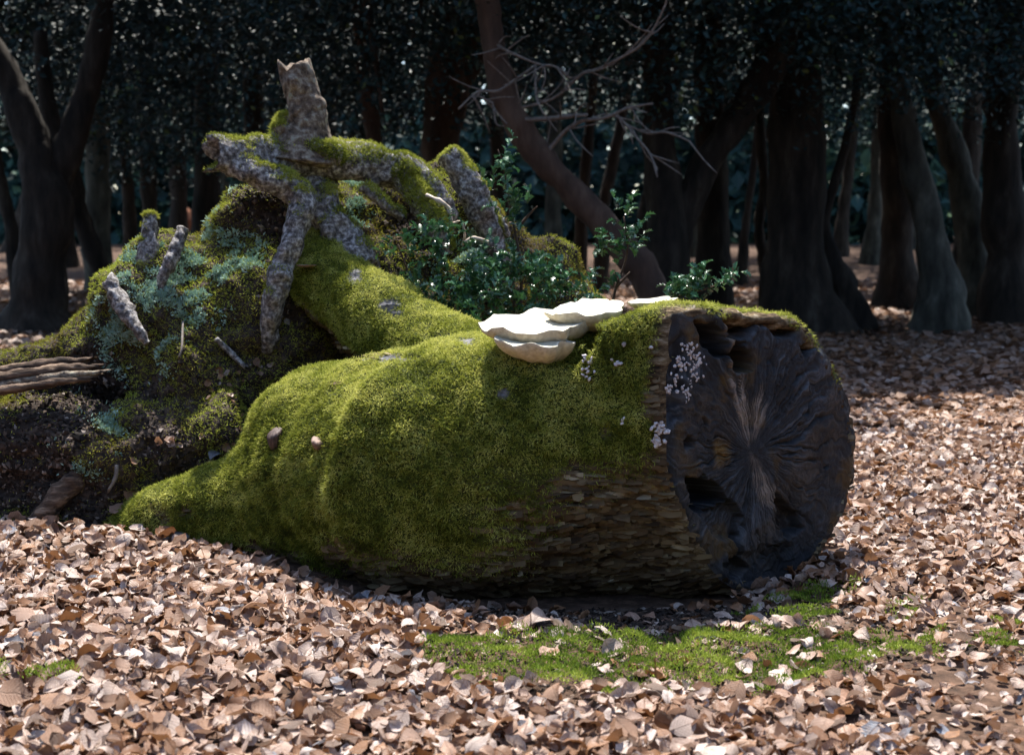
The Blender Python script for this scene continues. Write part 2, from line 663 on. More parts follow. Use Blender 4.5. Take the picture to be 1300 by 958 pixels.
TB = at(600, 597, 4.55)                               # trunk axis at the flare
TAX = FA - TB
TLEN = np.linalg.norm(TAX)
TAX = TAX / TLEN
Minv = np.linalg.inv(np.stack([TAX, FE1, FE2], 1))


def capsule(P, a, b, ra, rb):
    ab = b - a
    t = np.clip(((P - a) @ ab) / (ab @ ab), 0, 1)
    return np.linalg.norm(P - a - t[..., None] * ab, axis=-1) - (ra + (rb - ra) * t)


def chain(P, pts, k):
    """pts: (px, py, depth, radius in px)"""
    d = None
    w = [(at(x, y, dd), r * dd / F) for x, y, dd, r in pts]
    for (a, ra), (b, rb) in zip(w[:-1], w[1:]):
        c = capsule(P, a, b, ra, rb)
        d = c if d is None else smin(d, c, k)
    return d


def vol(lo, hi, h):
    n = [int(math.ceil((b - a) / h)) + 1 for a, b in zip(lo, hi)]
    g = np.stack(np.meshgrid(*[lo[i] + h * np.arange(n[i]) for i in range(3)], indexing='ij'), -1)
    return g


H = 0.02
lo = np.array([-2.25, 3.6, -0.2])
P = vol(lo, (1.3, 6.3, 1.55), H)
q = (P - FA) @ Minv.T
s, uu, vv = q[..., 0], q[..., 1], q[..., 2]
th = np.arctan2(vv, uu)
rho = np.hypot(uu, vv)
w = sstep(-0.95, -0.05, s)
Rend = 1.0 / np.sqrt((np.cos(th) / 0.50) ** 2 + (np.sin(th) / 0.42) ** 2)
RR_ = Rface(th) * w + Rend * (1 - w)
dtr = (rho - RR_) * 0.85
dtr = np.maximum(dtr, -(s + TLEN * 1.02))
D = dtr
D = smin(D, chain(P, [(640, 598, 4.5, 152), (500, 600, 4.68, 138), (430, 582, 4.8, 104), (392, 552, 4.85, 56)], 0.2), 0.2)
D = smin(D, chain(P, [(520, 640, 4.72, 100), (400, 650, 4.78, 74), (300, 652, 4.82, 58), (210, 664, 4.86, 38), (150, 672, 4.9, 20)], 0.08), 0.16)
D = smin(D, chain(P, [(640, 520, 4.75, 80), (570, 462, 4.98, 54), (490, 412, 5.2, 50), (418, 362, 5.4, 42), (408, 330, 5.5, 32)], 0.06), 0.07)
D = D + 0.018 * fbm(P, 4.0, 2, 21)
fp = (P - FA) @ FN
D = np.maximum(D, fp)
D = np.maximum(D, -np.maximum(rho - (Rface(th) - 0.045), -(s + 0.42)))     # hollow behind the sawn face
WV, WQ = surface_nets(D, lo, H)
del P, q, s, uu, vv, th, rho, w, RR_, Rend, dtr, D, fp
WV = relax(WV, WQ, 1, 0.4)
WV, WQ = subdivide(WV, WQ)
WV = relax(WV, WQ, 1, 0.5)
WN = vnormals(WV, WQ)


def pix(P):
    d = P - CAM
    z = d @ _f
    return 650 + F * d[:, 0] / z, 479 - F * (d @ _u) / z


def moss_on_wood(V, N):
    """where moss grows on the trunk: everywhere but the damp underside, the sawn end and some bald patches"""
    side = sstep(-0.62, -0.22, N[:, 2] + 0.30 * fbm(V, 3.2, 3, 31))
    facing = (V - FA) @ FN
    near_cut = sstep(-0.01, -0.05, facing + 0.05 * fbm(V, 9, 3, 32))
    bark_band = 1 - sstep(-0.55, -0.2, facing + 0.15 * fbm(V, 3, 2, 36)) * (1 - sstep(-0.25, 0.05, V[:, 2] - 0.48 + 0.2 * fbm(V, 3, 2, 37)))
    bald = sstep(-0.62, -0.42, fbm(V * np.array([1, 1, 1.3]), 4.5, 3, 33))
    return np.clip(side * near_cut * bald * bark_band, 0, 1)


wm = moss_on_wood(WV, WN)
WX, WY = pix(WV)
bald_spots = np.zeros(len(WV))                      # worn slate-grey bark showing through on the crest
for px, py, rx, ry in [(440, 459, 42, 6), (500, 457, 34, 5), (496, 388, 16, 9), (503, 398, 13, 8), (560, 428, 16, 6), (596, 438, 12, 5), (452, 352, 10, 10), (640, 500, 10, 8), (770, 545, 8, 14), (655, 640, 14, 10)]:
    bald_spots = np.maximum(bald_spots, 1 - sstep(0.5, 1.15, np.hypot((WX - px) / rx, (WY - py) / ry) + 0.4 * fbm(WV, 16, 3, 46)))
bald_spots *= (WN[:, 1] < 0.5)
wm = wm * (1 - bald_spots)
lump = fbm(WV, 5.5, 3, 41)
ridge = 1 - np.abs(fbm(WV * np.array([0.55, 0.55, 2.0]), 12, 3, 42))
WV = WV + WN * (wm * (0.010 + 0.015 * lump + 0.009 * fbm(WV, 22, 2, 43)) + (1 - wm) * (0.05 * (ridge - 0.8)))[:, None] * (((WV - FA) @ FN) < -0.015)[:, None]
WN = vnormals(WV, WQ)
gd = WV - at(440, 300, 5.5)
grey = sstep(-0.2, 0.3, fbm(WV, 3, 2, 45)) * (WV[:, 2] > 0.62) * (((WV - FA) @ FN) < -0.6)

tree = thing('fallen_tree', 'uprooted fallen tree, its thick trunk sawn off and furred with bright green moss', 'fallen tree', (0.1, 4.6, 0))
grey = np.maximum(grey, bald_spots * (WV[:, 2] > 0.55))
trunk = part('trunk', mesh_np('trunk', WV, WQ, {'moss': wm, 'grey': grey}), M['trunk'], tree, label='thick mossy trunk forking into buttress roots')

# ------------------------------------------------------------------ the sawn end
nth, nr = 420, 150
thv = np.linspace(-math.pi, math.pi, nth, endpoint=False)
rv = np.linspace(0.0, 1.0, nr) ** 0.8
TH, RV = np.meshgrid(thv, rv, indexing='ij')
RF = Rface(TH) - 0.006
Uc, Vc = RV * RF * np.cos(TH), RV * RF * np.sin(TH)
pf = np.stack([Uc, Vc, np.zeros_like(Uc)], -1)


def poly_blob(pts, soft=0.012, seed=0):
    """1 inside a ragged outline given in photo pixels on the face"""
    pts = np.array([on_face(*a) for a in pts])
    wob = pf[..., :2] + 0.016 * np.stack([fbm(pf, 28, 3, seed), fbm(pf, 28, 3, seed + 5)], -1)
    x, y = wob[..., 0], wob[..., 1]
    inside = np.zeros(x.shape, bool)
    dist = np.full(x.shape, 9.0)
    n = len(pts)
    for i in range(n):
        a, b = pts[i], pts[(i + 1) % n]
        c = ((a[1] > y) != (b[1] > y)) & (x < (b[0] - a[0]) * (y - a[1]) / (b[1] - a[1] + 1e-12) + a[0])
        inside ^= c
        ab = b - a
        t = np.clip(((x - a[0]) * ab[0] + (y - a[1]) * ab[1]) / (ab @ ab + 1e-12), 0, 1)
        dist = np.minimum(dist, np.hypot(x - a[0] - t * ab[0], y - a[1] - t * ab[1]))
    return sstep(-soft, soft, np.where(inside, dist, -dist))


holes = [(poly_blob([(884, 412), (905, 408), (918, 430), (925, 448), (908, 452), (892, 440)], 0.008, 1), 0.11),
         (poly_blob([(932, 428), (953, 446), (955, 470), (935, 472), (927, 450)], 0.008, 2), 0.12),
         (poly_blob([(868, 606), (893, 604), (912, 616), (923, 632), (905, 642), (892, 655), (878, 640)], 0.006, 3), 0.16),
         (poly_blob([(893, 656), (925, 632), (945, 655), (938, 690), (905, 680)], 0.01, 4), 0.045),
         (poly_blob([(985, 624), (1005, 645), (1018, 672), (1000, 682), (985, 660)], 0.012, 5), 0.05),
         (poly_blob([(920, 715), (940, 708), (955, 722), (935, 735)], 0.008, 6), 0.06),
         (poly_blob([(925, 705), (975, 695), (1005, 690), (1000, 725), (960, 745), (930, 735)], 0.02, 7), 0.02),
         (poly_blob([(865, 560), (878, 556), (882, 566), (870, 570)], 0.004, 8), 0.04),
         (poly_blob([(1015, 440), (1035, 425), (1040, 434), (1020, 455)], 0.006, 9), 0.05),
         (poly_blob([(845, 440), (865, 425), (870, 470), (860, 530), (845, 540)], 0.02, 10), 0.035)]
chunk = poly_blob([(918, 385), (1020, 396), (1012, 418), (990, 428), (975, 412), (955, 414), (948, 428), (925, 425)], 0.014, 12)
TH0 = TH
TH = TH + 0.2 * fbm(pf, 4.5, 3, 47) + 0.07 * fbm(pf, 22, 2, 48)
ray_n = fbm(np.stack([np.cos(TH) * 9, np.sin(TH) * 9, RV * 1.3], -1), 2.2, 3, 51)
ray_f = fbm(np.stack([np.cos(TH) * 30, np.sin(TH) * 30, RV * 2.0], -1), 1.7, 2, 52)
rough_n = fbm(pf, 20, 4, 53)
patch = fbm(pf, 4.5, 3, 54)
dep = 0.004 * ray_n * sstep(0, 0.3, RV) + 0.004 * ray_f * sstep(0.1, 0.4, RV) + 0.004 * rough_n + 0.003 * fbm(pf, 60, 2, 55)
dep += 0.006 * np.abs(fbm(pf, 8, 3, 57)) * sstep(0.1, 0.5, patch)
for hmask, hd in holes:
    dep -= hmask * hd * (1 + 0.25 * rough_n)
dep -= chunk * 0.09 * (1 + 0.4 * fbm(pf, 14, 3, 58))
rim = sstep(0.93, 1.0, RV)
dep -= rim * 0.012 * (1 + fbm(pf, 18, 2, 59))
crack = sstep(0.05, 0.0, np.abs(fbm(np.stack([np.cos(TH) * 6, np.sin(TH) * 6, RV * 0.7], -1), 1.3, 2, 60))) * sstep(0.08, 0.3, RV) * (1 - sstep(0.6, 0.95, RV))
dep -= crack * 0.014
slate = np.array([0.024, 0.027, 0.033])
blue = np.array([0.10, 0.112, 0.135])
brown = np.array([0.105, 0.078, 0.056])
pale = np.array([0.44, 0.36, 0.30])
ochre = np.array([0.26, 0.15, 0.035])
black = np.array([0.010, 0.009, 0.009])


def lerp(c, t, col):
    return c * (1 - t[..., None]) + col * t[..., None]


c = np.zeros(TH.shape + (3,)) + slate
c = lerp(c, sstep(-0.1, 0.5, ray_n * 0.45 + ray_f * 0.6 + 0.5 * patch + 0.2 * rough_n), blue)
c = lerp(c, 0.6 * sstep(0.1, 0.5, 0.4 * ray_f + fbm(pf, 6, 4, 61)), brown)
c = lerp(c, 0.75 * sstep(0.25, 0.55, fbm(pf, 7, 3, 62)), ochre * 0.45)
c = lerp(c, 0.8 * sstep(0.1, 0.5, -fbm(pf, 5.5, 3, 63) - 0.2 * ray_n), black)
star = poly_blob([(925, 470), (942, 480), (952, 520), (965, 490), (972, 515), (958, 556), (950, 562), (935, 535)], 0.02, 13)
star2 = poly_blob([(950, 575), (962, 590), (985, 620), (990, 645), (965, 640), (955, 605)], 0.02, 14)
c = lerp(c, np.maximum(star, 0.75 * star2) * sstep(-0.35, 0.25, ray_f + 0.4 * rough_n), pale)
rib = poly_blob([(916, 395), (926, 396), (934, 440), (938, 478), (926, 470), (922, 430)], 0.008, 15)
c = lerp(c, 0.8 * rib * sstep(-0.4, 0.2, rough_n), np.array([0.30, 0.22, 0.15]))
dep += rib * 0.012
c = lerp(c, chunk * sstep(-0.5, 0.3, fbm(np.stack([Uc, Vc * 4, Uc * 0], -1), 14, 3, 64)), np.array([0.20, 0.115, 0.07]))
oc = poly_blob([(905, 560), (925, 562), (925, 585), (908, 590)], 0.02, 16)
c = lerp(c, 0.7 * oc, ochre)
rim_c = sstep(0.955, 0.99, RV)
c = lerp(c, 0.7 * rim_c, np.array([0.045, 0.036, 0.030]))
polar = np.stack([np.cos(TH) * 26 + Uc * 12, np.sin(TH) * 26 + Vc * 12, RV * 3.2], -1)
TH = TH0
FV = FA + FE1 * Uc[..., None] + FE2 * Vc[..., None] + FN * (dep + 0.004)[..., None]
FV = FV.reshape(-1, 3)
i, j = np.meshgrid(np.arange(nth), np.arange(nr - 1), indexing='ij')
a = (i * nr + j).ravel()
b = (((i + 1) % nth) * nr + j).ravel()
FQ = np.stack([a, a + 1, b + 1, b], 1)
part('cut_face', mesh_np('cut_face', FV, FQ, vec={'col': c.reshape(-1, 3), 'polar': polar.reshape(-1, 3)}), M['face'], tree, label='dark weathered sawn end with radial cracks and rotted hollows')

# ------------------------------------------------------------------ the root plate of earth
lo = np.array([-3.3, 4.3, -0.25])
P = vol(lo, (0.75, 6.9, 2.0), 0.022)
lumps = [(335, 300, 5.75, 62), (395, 290, 5.85, 72), (300, 360, 5.7, 74), (345, 400, 5.6, 80), (205, 345, 5.6, 52), (190, 400, 5.5, 66), (240, 420, 5.45, 60),
         (140, 440, 5.5, 48), (70, 480, 5.5, 44), (0, 492, 5.5, 46), (-80, 510, 5.5, 50), (-170, 540, 5.5, 46),
         (350, 470, 5.5, 80), (250, 490, 5.35, 72), (455, 310, 5.95, 74), (530, 300, 6.05, 82), (600, 330, 6.1, 66), (655, 360, 6.1, 56), (600, 400, 5.95, 90),
         (480, 400, 5.8, 100), (695, 345, 6.1, 40), (560, 270, 6.1, 50), (720, 400, 6.0, 46),
         (110, 575, 5.12, 70), (30, 570, 5.14, 70), (-60, 590, 5.15, 70), (190, 560, 5.12, 52), (-150, 620, 5.15, 60),
         (280, 560, 5.12, 46), (70, 640, 4.98, 42), (0, 650, 4.98, 40), (130, 630, 5.0, 40), (400, 520, 5.2, 50), (-80, 660, 5.0, 40)]
D = None
for px, py, d, r in lumps:
    a = at(px, py, d)
    b = np.array([a[0], a[1] - 0.02 + 0.10 * (a[2] > 0.6), -0.1])
    cc = capsule(P, a, b, r * d / F, r * d / F * 1.12)
    D = cc if D is None else smin(D, cc, 0.09)
D = D + 0.05 * fbm(P, 3.4, 3, 71)
for px, py, d, r in [(312, 268, 5.28, 44), (345, 285, 5.35, 40), (255, 400, 5.1, 24), (470, 260, 5.5, 36), (205, 545, 4.85, 22), (55, 540, 4.85, 22), (570, 345, 5.55, 36)]:
    a = at(px, py, d)
    D = -smin(-D, np.linalg.norm(P - a, axis=-1) - r * d / F, 0.04)
EV, EQ = surface_nets(D, lo, 0.022)
del P, D, cc
EV = relax(EV, EQ, 1, 0.5)
EV, EQ = subdivide(EV, EQ)
EV = relax(EV, EQ, 1, 0.5)
EN = vnormals(EV, EQ)
EV = EV + EN * (0.034 * fbm(EV, 12, 4, 73) + 0.05 * np.clip(fbm(EV, 6, 3, 74), -0.3, 1))[:, None]
EN = vnormals(EV, EQ)
EX, EY = pix(EV)
front = EN[:, 1] < 0.35
mm = sstep(-0.15, 0.2, fbm(EV, 3.4, 4, 75) + 0.4 * EN[:, 2] + 0.22)
dark = np.zeros(len(EV))
for px, py, r in [(60, 540, 70), (10, 560, 60), (205, 550, 45), (240, 590, 50), (330, 560, 45), (30, 620, 60), (120, 640, 50), (330, 270, 45), (380, 300, 35), (120, 500, 40), (540, 290, 50)]:
    dark = np.maximum(dark, 1 - sstep(0.45, 1.0, np.hypot(EX - px, EY - py) / r + 0.5 * fbm(EV, 9, 3, 76)))
em = mm * (1 - 0.92 * dark) * front
lich = sstep(0.05, 0.2, fbm(EV, 13, 3, 77) + 0.02) * (1 - dark)
lw = np.zeros(len(EV))
for px, py, r in [(215, 370, 85), (110, 560, 55), (180, 430, 60), (280, 320, 60), (150, 400, 40), (300, 260, 45), (235, 310, 40), (440, 260, 40), (600, 330, 60), (95, 525, 35)]:
    lw = np.maximum(lw, 1 - sstep(0.5, 1.1, np.hypot(EX - px, EY - py) / r))
lich = lich * lw * front
earth = part('root_plate', mesh_np('root_plate', EV, EQ), M['soil'], tree, label='bank of dark earth torn up with the roots')


_SV = np.concatenate([WV, EV])


def hit(px, py, lift=0.0):
    """the point of wood or earth seen at that photo pixel"""
    v = nrm(ray(px, py))
    dd = _SV - CAM
    t = dd @ v
    off = np.linalg.norm(dd - t[:, None] * v, axis=1)
    return CAM + v * (t[off < 0.014].min() - lift)


# ------------------------------------------------------------------ moss, lichen
def strand(bend=0.35):
    V = np.array([[0, 0, 0], [0.5, 0.08, 0.45], [0, bend, 1.0], [-0.5, 0.08, 0.45]], float)
    return V, np.array([[0, 1, 2, 3]])


SV, SF = strand()


def moss_layer(V, Q, N, weight, n, length, width, droop, tone_fn, seed=0):
    p, fn = sample_surface(V, Q, n, weight)
    d = nrm(fn * 0.42 + np.array([0, 0, -droop]) + rng.normal(size=(n, 3)) * 0.5)
    X, Y, Z = frames(d)
    tone = np.clip(tone_fn(p, fn) + rng.normal(size=n) * 0.13, 0, 1)
    L = length * (0.55 + 0.9 * rng.random(n)) * (1 + 0.5 * fbm(p, 14, 2, 83))
    sc = np.stack([np.full(n, width), L, L], 1)
    return scatter(SV, SF, p + fn * (0.010 * rng.random(n) - 0.002)[:, None], X, Y, Z, sc, tone)


def wood_tone(p, fn):
    return 0.62 + 0.50 * fbm(p, 6, 3, 81) + 0.40 * fbm(p, 30, 2, 82) + 0.16 * fn[:, 2]


vis = np.clip(sstep(0.5, 0.1, WN[:, 1] - 0.6 * WN[:, 2]), 0.04, 1)
V, T, tone = moss_layer(WV, WQ, WN, wm * vis, 300000, 0.013, 0.0028, 0.35, wood_tone)
part('moss', mesh_np('moss', V, T, {'tone': tone}, smooth=False), M['moss'], tree, kind='stuff', label='bright yellow green moss coating the trunk')


def earth_tone(p, fn):
    return 0.56 + 0.55 * fbm(p, 3.5, 3, 84) + 0.25 * fbm(p, 22, 2, 85) + 0.18 * fn[:, 2]


V, T, tone = moss_layer(EV, EQ, EN, em, 130000, 0.014, 0.0034, 0.1, earth_tone)
part('root_plate_moss', mesh_np('root_plate_moss', V, T, {'tone': tone}, smooth=False), M['mound_moss'], tree, kind='stuff', label='olive and brown moss over the bank of earth')
V, T, tone = moss_layer(EV, EQ, EN, lich + 1e-6, 15000, 0.016, 0.008, -0.35, lambda p, fn: 0.45 + 0.4 * fbm(p, 12, 2, 86))
part('lichen', mesh_np('lichen', V, T, {'tone': tone}, smooth=False), M['lichen'], tree, kind='stuff', label='pale blue green lichen fronds on the earth bank')


# flaking bark scales on the bare lower side of the trunk
_bx = np.linspace(-0.5, 0.5, 6)
_bz = np.array([0.0, 0.35, 1.0])
BKV = np.array([[x_, -0.5 + y_ + 0.10 * math.sin(7 * x_ + 2 * y_) * (y_ > 0.5), 0.15 + z_ * (1 - 3.2 * x_ * x_)] for y_, z_ in ((0.0, -0.3), (0.6, 0.45), (1.0, 1.0)) for x_ in _bx])
BKQ = np.array([[r_ * 6 + k, r_ * 6 + k + 1, r_ * 6 + k + 7, r_ * 6 + k + 6] for r_ in range(2) for k in range(5)])
nb = 7000
p, fn = sample_surface(WV, WQ, nb, np.clip(1 - 1.25 * wm, 0, 1) * (WN[:, 1] < 0.3) * (((WV - FA) @ FN) < -0.012) * (WV[:, 2] < 0.75) * (1 - bald_spots) + 1e-9)
Xd = nrm(TAX + 0.22 * np.stack([fbm(p, 5, 2, 95), fbm(p, 5, 2, 96), fbm(p, 5, 2, 97)], -1) * 2 + rng.normal(size=(nb, 3)) * 0.08)
Zd = nrm(fn - Xd * np.sum(fn * Xd, 1, keepdims=True))
Yd = np.cross(Zd, Xd)
Yd = np.where((Yd[:, 2] > 0)[:, None], -Yd, Yd)
ln = 0.025 + 0.06 * rng.random(nb) ** 1.5
V, T, tone = scatter(BKV, BKQ, p, Xd, Yd, Zd, np.stack([ln, 0.009 + 0.012 * rng.random(nb), 0.003 + 0.007 * rng.random(nb) ** 1.5], 1), np.clip(0.45 + 0.35 * fbm(p, 9, 2, 98) + rng.normal(size=nb) * 0.2, 0, 1))
M['scale'] = mat_tone('bark_scale', [(0.0, (0.035, 0.021, 0.012)), (0.45, (0.11, 0.072, 0.038)), (0.8, (0.19, 0.14, 0.078)), (1.0, (0.36, 0.30, 0.21))], 0.85, 0.2)
part('bark_scales', mesh_np('bark_scales', V, T, {'tone': tone}), M['scale'], tree, kind='stuff', label='flaking ridged brown bark near the sawn end')

# crumbs of earth and bits of dead wood clinging to the bank
_oct = np.array([[0.9, 0.1, -0.2], [-0.2, 0.8, 0.1], [-0.8, -0.3, 0.1], [0.2, -0.9, -0.1], [0.1, 0.0, 0.7], [0, 0.1, -0.7]])
_octF = np.array([[0, 1, 4], [1, 2, 4], [2, 3, 4], [3, 0, 4], [1, 0, 5], [2, 1, 5], [3, 2, 5], [0, 3, 5]])
p, fn = sample_surface(EV, EQ, 16000, (0.15 + (1 - mm) + dark) * front)
n = len(p)
X, Y, Z = frames(nrm(fn + rng.normal(size=(n, 3)) * 0.5))
sz = 0.004 + 0.012 * rng.random(n) ** 2.5
V, T, tone = scatter(_oct, _octF, p + fn * 0.003, X, Y, Z, np.stack([sz * (0.6 + rng.random(n)), sz * (0.6 + 1.6 * rng.random(n) ** 3), sz * 0.8], 1), rng.random(n) ** 1.6)
M['crumb'] = mat_tone('earth_crumb', [(0.0, (0.010, 0.008, 0.007)), (0.5, (0.045, 0.03, 0.022)), (0.85, (0.12, 0.085, 0.065)), (1.0, (0.32, 0.27, 0.23))], 0.9, 0.2)
part('earth_crumbs', mesh_np('earth_crumbs', V, T, {'tone': tone}, smooth=False), M['crumb'], tree, kind='stuff')

# ------------------------------------------------------------------ roots of the plate
def root(pts, label=None, moss=0.0, jag=0.0, name='root', mat='root', seg=16, rough=0.2, tone0=0.5, parent=None, sub=7):
    Pw = [at(x, y, d) for x, y, d, r in pts]
    R = [r * d / F for x, y, d, r in pts]
    V, Q = tube_np(Pw, R, seg=seg, sub=sub, rough=rough, seed=int(pts[0][0]), freq=7, jag=jag)
    V, Q = subdivide(V, Q)
    N = vnormals(V, Q)
    V = V + N * (0.010 * fbm(V, 26, 3, 91) + np.mean(R) * 0.14 * fbm(V, 7, 2, 94))[:, None]
    o = part(name, mesh_np(name, V, Q), M[mat], parent or tree, label=label)
    if moss > 0:
        wgt = sstep(0.0, 0.5, N[:, 2] + 0.5 * fbm(V, 6, 2, 92) + (moss - 0.6))
        area = len(Pw) * np.mean(R)
        n = int(46000 * moss * max(0.15, np.mean(R) * len(Pw) * 1.5))
        Vm, T, tone = moss_layer(V, Q, N, wgt + 1e-6, n, 0.013, 0.003, 0.2, lambda p, fn: 0.5 + 0.4 * fbm(p, 8, 2, 93) + 0.15 * fn[:, 2])
        part('root_moss', mesh_np('root_moss', Vm, T, {'tone': tone}, smooth=False), M['moss'], o, kind='stuff')
    return o


root([(384, 205, 5.55, 50), (386, 182, 5.55, 38), (388, 160, 5.55, 28), (386, 138, 5.55, 25), (380, 112, 5.55, 22), (375, 90, 5.55, 20)], 'upright snapped stub of root with a hollow jagged top', 0, 0.045, 'root_stub', mat='stub', seg=26, rough=0.09)
root([(352, 182, 5.5, 9), (356, 165, 5.5, 11), (364, 146, 5.52, 8)], None, 0.5, 0, 'root_stub', 'stub', seg=10)
root([(345, 200, 5.52, 14), (385, 192, 5.48, 17), (432, 200, 5.5, 16)], None, 0.9, 0)
root([(566, 292, 5.65, 14), (556, 262, 5.6, 18), (530, 228, 5.65, 22), (478, 212, 5.6, 23), (420, 206, 5.55, 24), (368, 204, 5.5, 23), (320, 199, 5.42, 24), (284, 196, 5.35, 22)], 'thick horizontal grey root with a mossy back', 0.36, 0.06, seg=22)
root([(282, 208, 5.34, 13), (310, 214, 5.33, 16), (338, 226, 5.33, 17), (368, 240, 5.36, 19), (384, 262, 5.34, 18), (372, 300, 5.28, 16), (358, 345, 5.22, 15), (346, 392, 5.2, 14), (340, 444, 5.28, 11)], 'grey lichen-spotted root hanging down the earth bank', 0.12)
root([(396, 200, 5.6, 26), (402, 240, 5.55, 26), (418, 280, 5.5, 26), (440, 318, 5.46, 27), (462, 345, 5.4, 24)], 'bare grey root running into the mossy buttress', 0.2)
root([(505, 216, 5.6, 15), (530, 250, 5.58, 16), (552, 285, 5.55, 15), (566, 318, 5.6, 12)], 'mossy root sloping behind the holly', 0.9)
root([(566, 196, 5.75, 15), (588, 222, 5.75, 18), (606, 256, 5.75, 18), (622, 296, 5.78, 16), (634, 330, 5.8, 12)], 'short grey root stub bent over beside the holly', 0.3, 0.04)
root([(618, 250, 5.8, 5), (632, 272, 5.8, 5), (645, 300, 5.82, 4)], None, 0, 0, seg=8)
root([(462, 236, 5.5, 8), (488, 258, 5.48, 8), (512, 276, 5.5, 7)], None, 0.3, 0, seg=8)
root([(192, 274, 5.5, 7), (189, 305, 5.46, 11), (184, 340, 5.42, 12), (180, 366, 5.4, 8)], None, 0.2, 0.04, seg=10)
root([(232, 290, 5.42, 8), (222, 318, 5.36, 9), (211, 345, 5.32, 8), (204, 364, 5.32, 5)], None, 0, 0.03, seg=10)
root([(188, 436, 5.15, 5), (172, 414, 5.17, 9), (155, 388, 5.22, 11), (140, 360, 5.28, 10)], 'short grey broken root stub poking from the lichen', 0, 0.03, seg=10)
for k, (y0, y1, r, dd) in enumerate([(470, 458, 7, 5.08), (479, 466, 8, 5.04), (488, 473, 6, 5.02), (494, 481, 5, 5.0)]):
    root([(-30, y0 + 6, dd, r), (25, y0 - 2, dd - 0.02, r * 1.1), (75, (y0 + y1) / 2 - 3, dd, r), (105 + 8 * k % 20, y1, dd + 0.04, r * 0.5)], 'splintered brown slat of a rotten root' if k == 0 else None, 0, 0.05, 'root_splinter', 'rotten' if k != 2 else 'stub', seg=8, rough=0.13)
root([(40, 668, 4.80, 13), (70, 636, 4.84, 14), (98, 606, 4.9, 13), (108, 596, 4.95, 11)], 'blunt brown root end at the foot of the bank', 0, 0.03, mat='rotten', seg=10)
for pts in ([(542, 248, 5.5, 2.2), (560, 256, 5.45, 2.2), (572, 268, 5.45, 2.2), (572, 290, 5.45, 2)],
            [(576, 284, 5.45, 2), (585, 281, 5.42, 2.4), (590, 295, 5.42, 2.4), (588, 312, 5.45, 2)],
            [(590, 308, 5.4, 2), (602, 302, 5.4, 2.2), (620, 308, 5.42, 2)]):
    root(pts, None, 0, 0, 'rootlet', 'rootlet', seg=6, rough=0.08, sub=5)


# ------------------------------------------------------------------ bracket fungi
def bracket(px, py, d, ax, ay, thick, label, seed, bulge=0.6, top='fungus_top', under='fungus_under', tilt=(0.0, 0.0), group=None, drop=(0.0, 0.0), dome=0.0, lift=0.022):
    c0 = at(px, py, d) if d else hit(px, py, lift)
    t = thing('bracket_fungus', label, 'fungus', c0, group)
    n, m = 56, 12
    th = np.linspace(0, 2 * math.pi, n, endpoint=False)
    rr = np.linspace(0, 1, m)
    TH, R_ = np.meshgrid(th, rr, indexing='ij')
    cs = np.stack([np.cos(TH), np.sin(TH), TH * 0 + seed], -1)
    lob = 1 + 0.30 * fbm(cs, 2.6, 3, seed)
    x = R_ * ax * lob * np.cos(TH)
    y = R_ * ay * lob * np.sin(TH)
    wave = fbm(np.stack([x, y, x * 0 + seed], -1), 16, 3, seed + 3)
    zt = thick * (0.12 * R_ ** 2 + 0.22 * wave * R_) + tilt[0] * x + tilt[1] * y + dome * (1 - R_ ** 2) ** 0.6
    body = np.clip(1 - R_ ** 2.2, 0, 1) ** 0.75
    zb = zt - dome * (1 - R_ ** 2) ** 0.6 - thick * (0.10 + 0.9 * bulge * body * (1 + 0.25 * wave))
    i, j = np.meshgrid(np.arange(n), np.arange(m - 1), indexing='ij')
    a = (i * m + j).ravel()
    b = (((i + 1) % n) * m + j).ravel()
    Vt = np.stack([x, y, zt], -1).reshape(-1, 3) + c0
    obj_t = part('cap', mesh_np('cap', Vt, np.stack([a, b, b + 1, a + 1], 1)), M[top], t)
    sh = (1 - R_)
    Vb = np.stack([x + drop[0] * sh, y + drop[1] * sh, zb], -1)
    e = np.arange(n) * m + m - 1
    rim_i = n * m + np.arange(n)
    rimV = np.stack([x[:, -1] * 1.004, y[:, -1] * 1.004, zt[:, -1]], -1)
    Vb = np.concatenate([Vb.reshape(-1, 3), rimV]) + c0
    Qb = np.stack([a, a + 1, b + 1, b], 1)
    k2 = (np.arange(n) + 1) % n
    Qb = np.concatenate([Qb, np.stack([e, rim_i, rim_i[k2], e[k2]], 1)])
    part('underside', mesh_np('underside', Vb, Qb), M[under], t)
    return t


bracket(680, 411, 4.26, 0.18, 0.13, 0.085, 'broad white bracket fungus, the widest shelf on the mossy trunk', 11, 1.0, tilt=(0.04, 0.20), drop=(0.05, 0.06))
bracket(676, 433, 4.17, 0.118, 0.085, 0.080, 'cream bracket fungus tucked under the widest white shelf', 23, 1.0, tilt=(-0.04, 0.18), drop=(0.05, 0.08))
bracket(746, 393, 4.30, 0.13, 0.10, 0.075, 'white bracket fungus standing a step above the widest shelf', 37, 1.0, tilt=(0.06, 0.20), drop=(0.04, 0.06))
bracket(828, 382, 4.26, 0.085, 0.07, 0.034, 'flat thin pale bracket fungus on top of the trunk by the sawn end', 41, 1.0, tilt=(0.06, 0.05))
bracket(225, 682, None, 0.055, 0.05, 0.05, 'small grey-topped bracket fungus low on the buttress above the leaf litter', 53, 0.8, 'grey_fungus', 'brown_fungus', dome=0.02)
bracket(349, 553, None, 0.026, 0.03, 0.06, 'small brown hoof-shaped fungus at the rounded end of the buttress', 59, 0.9, 'dark_fungus', 'dark_fungus', dome=0.022, tilt=(0.3, 0.35), lift=0.004)
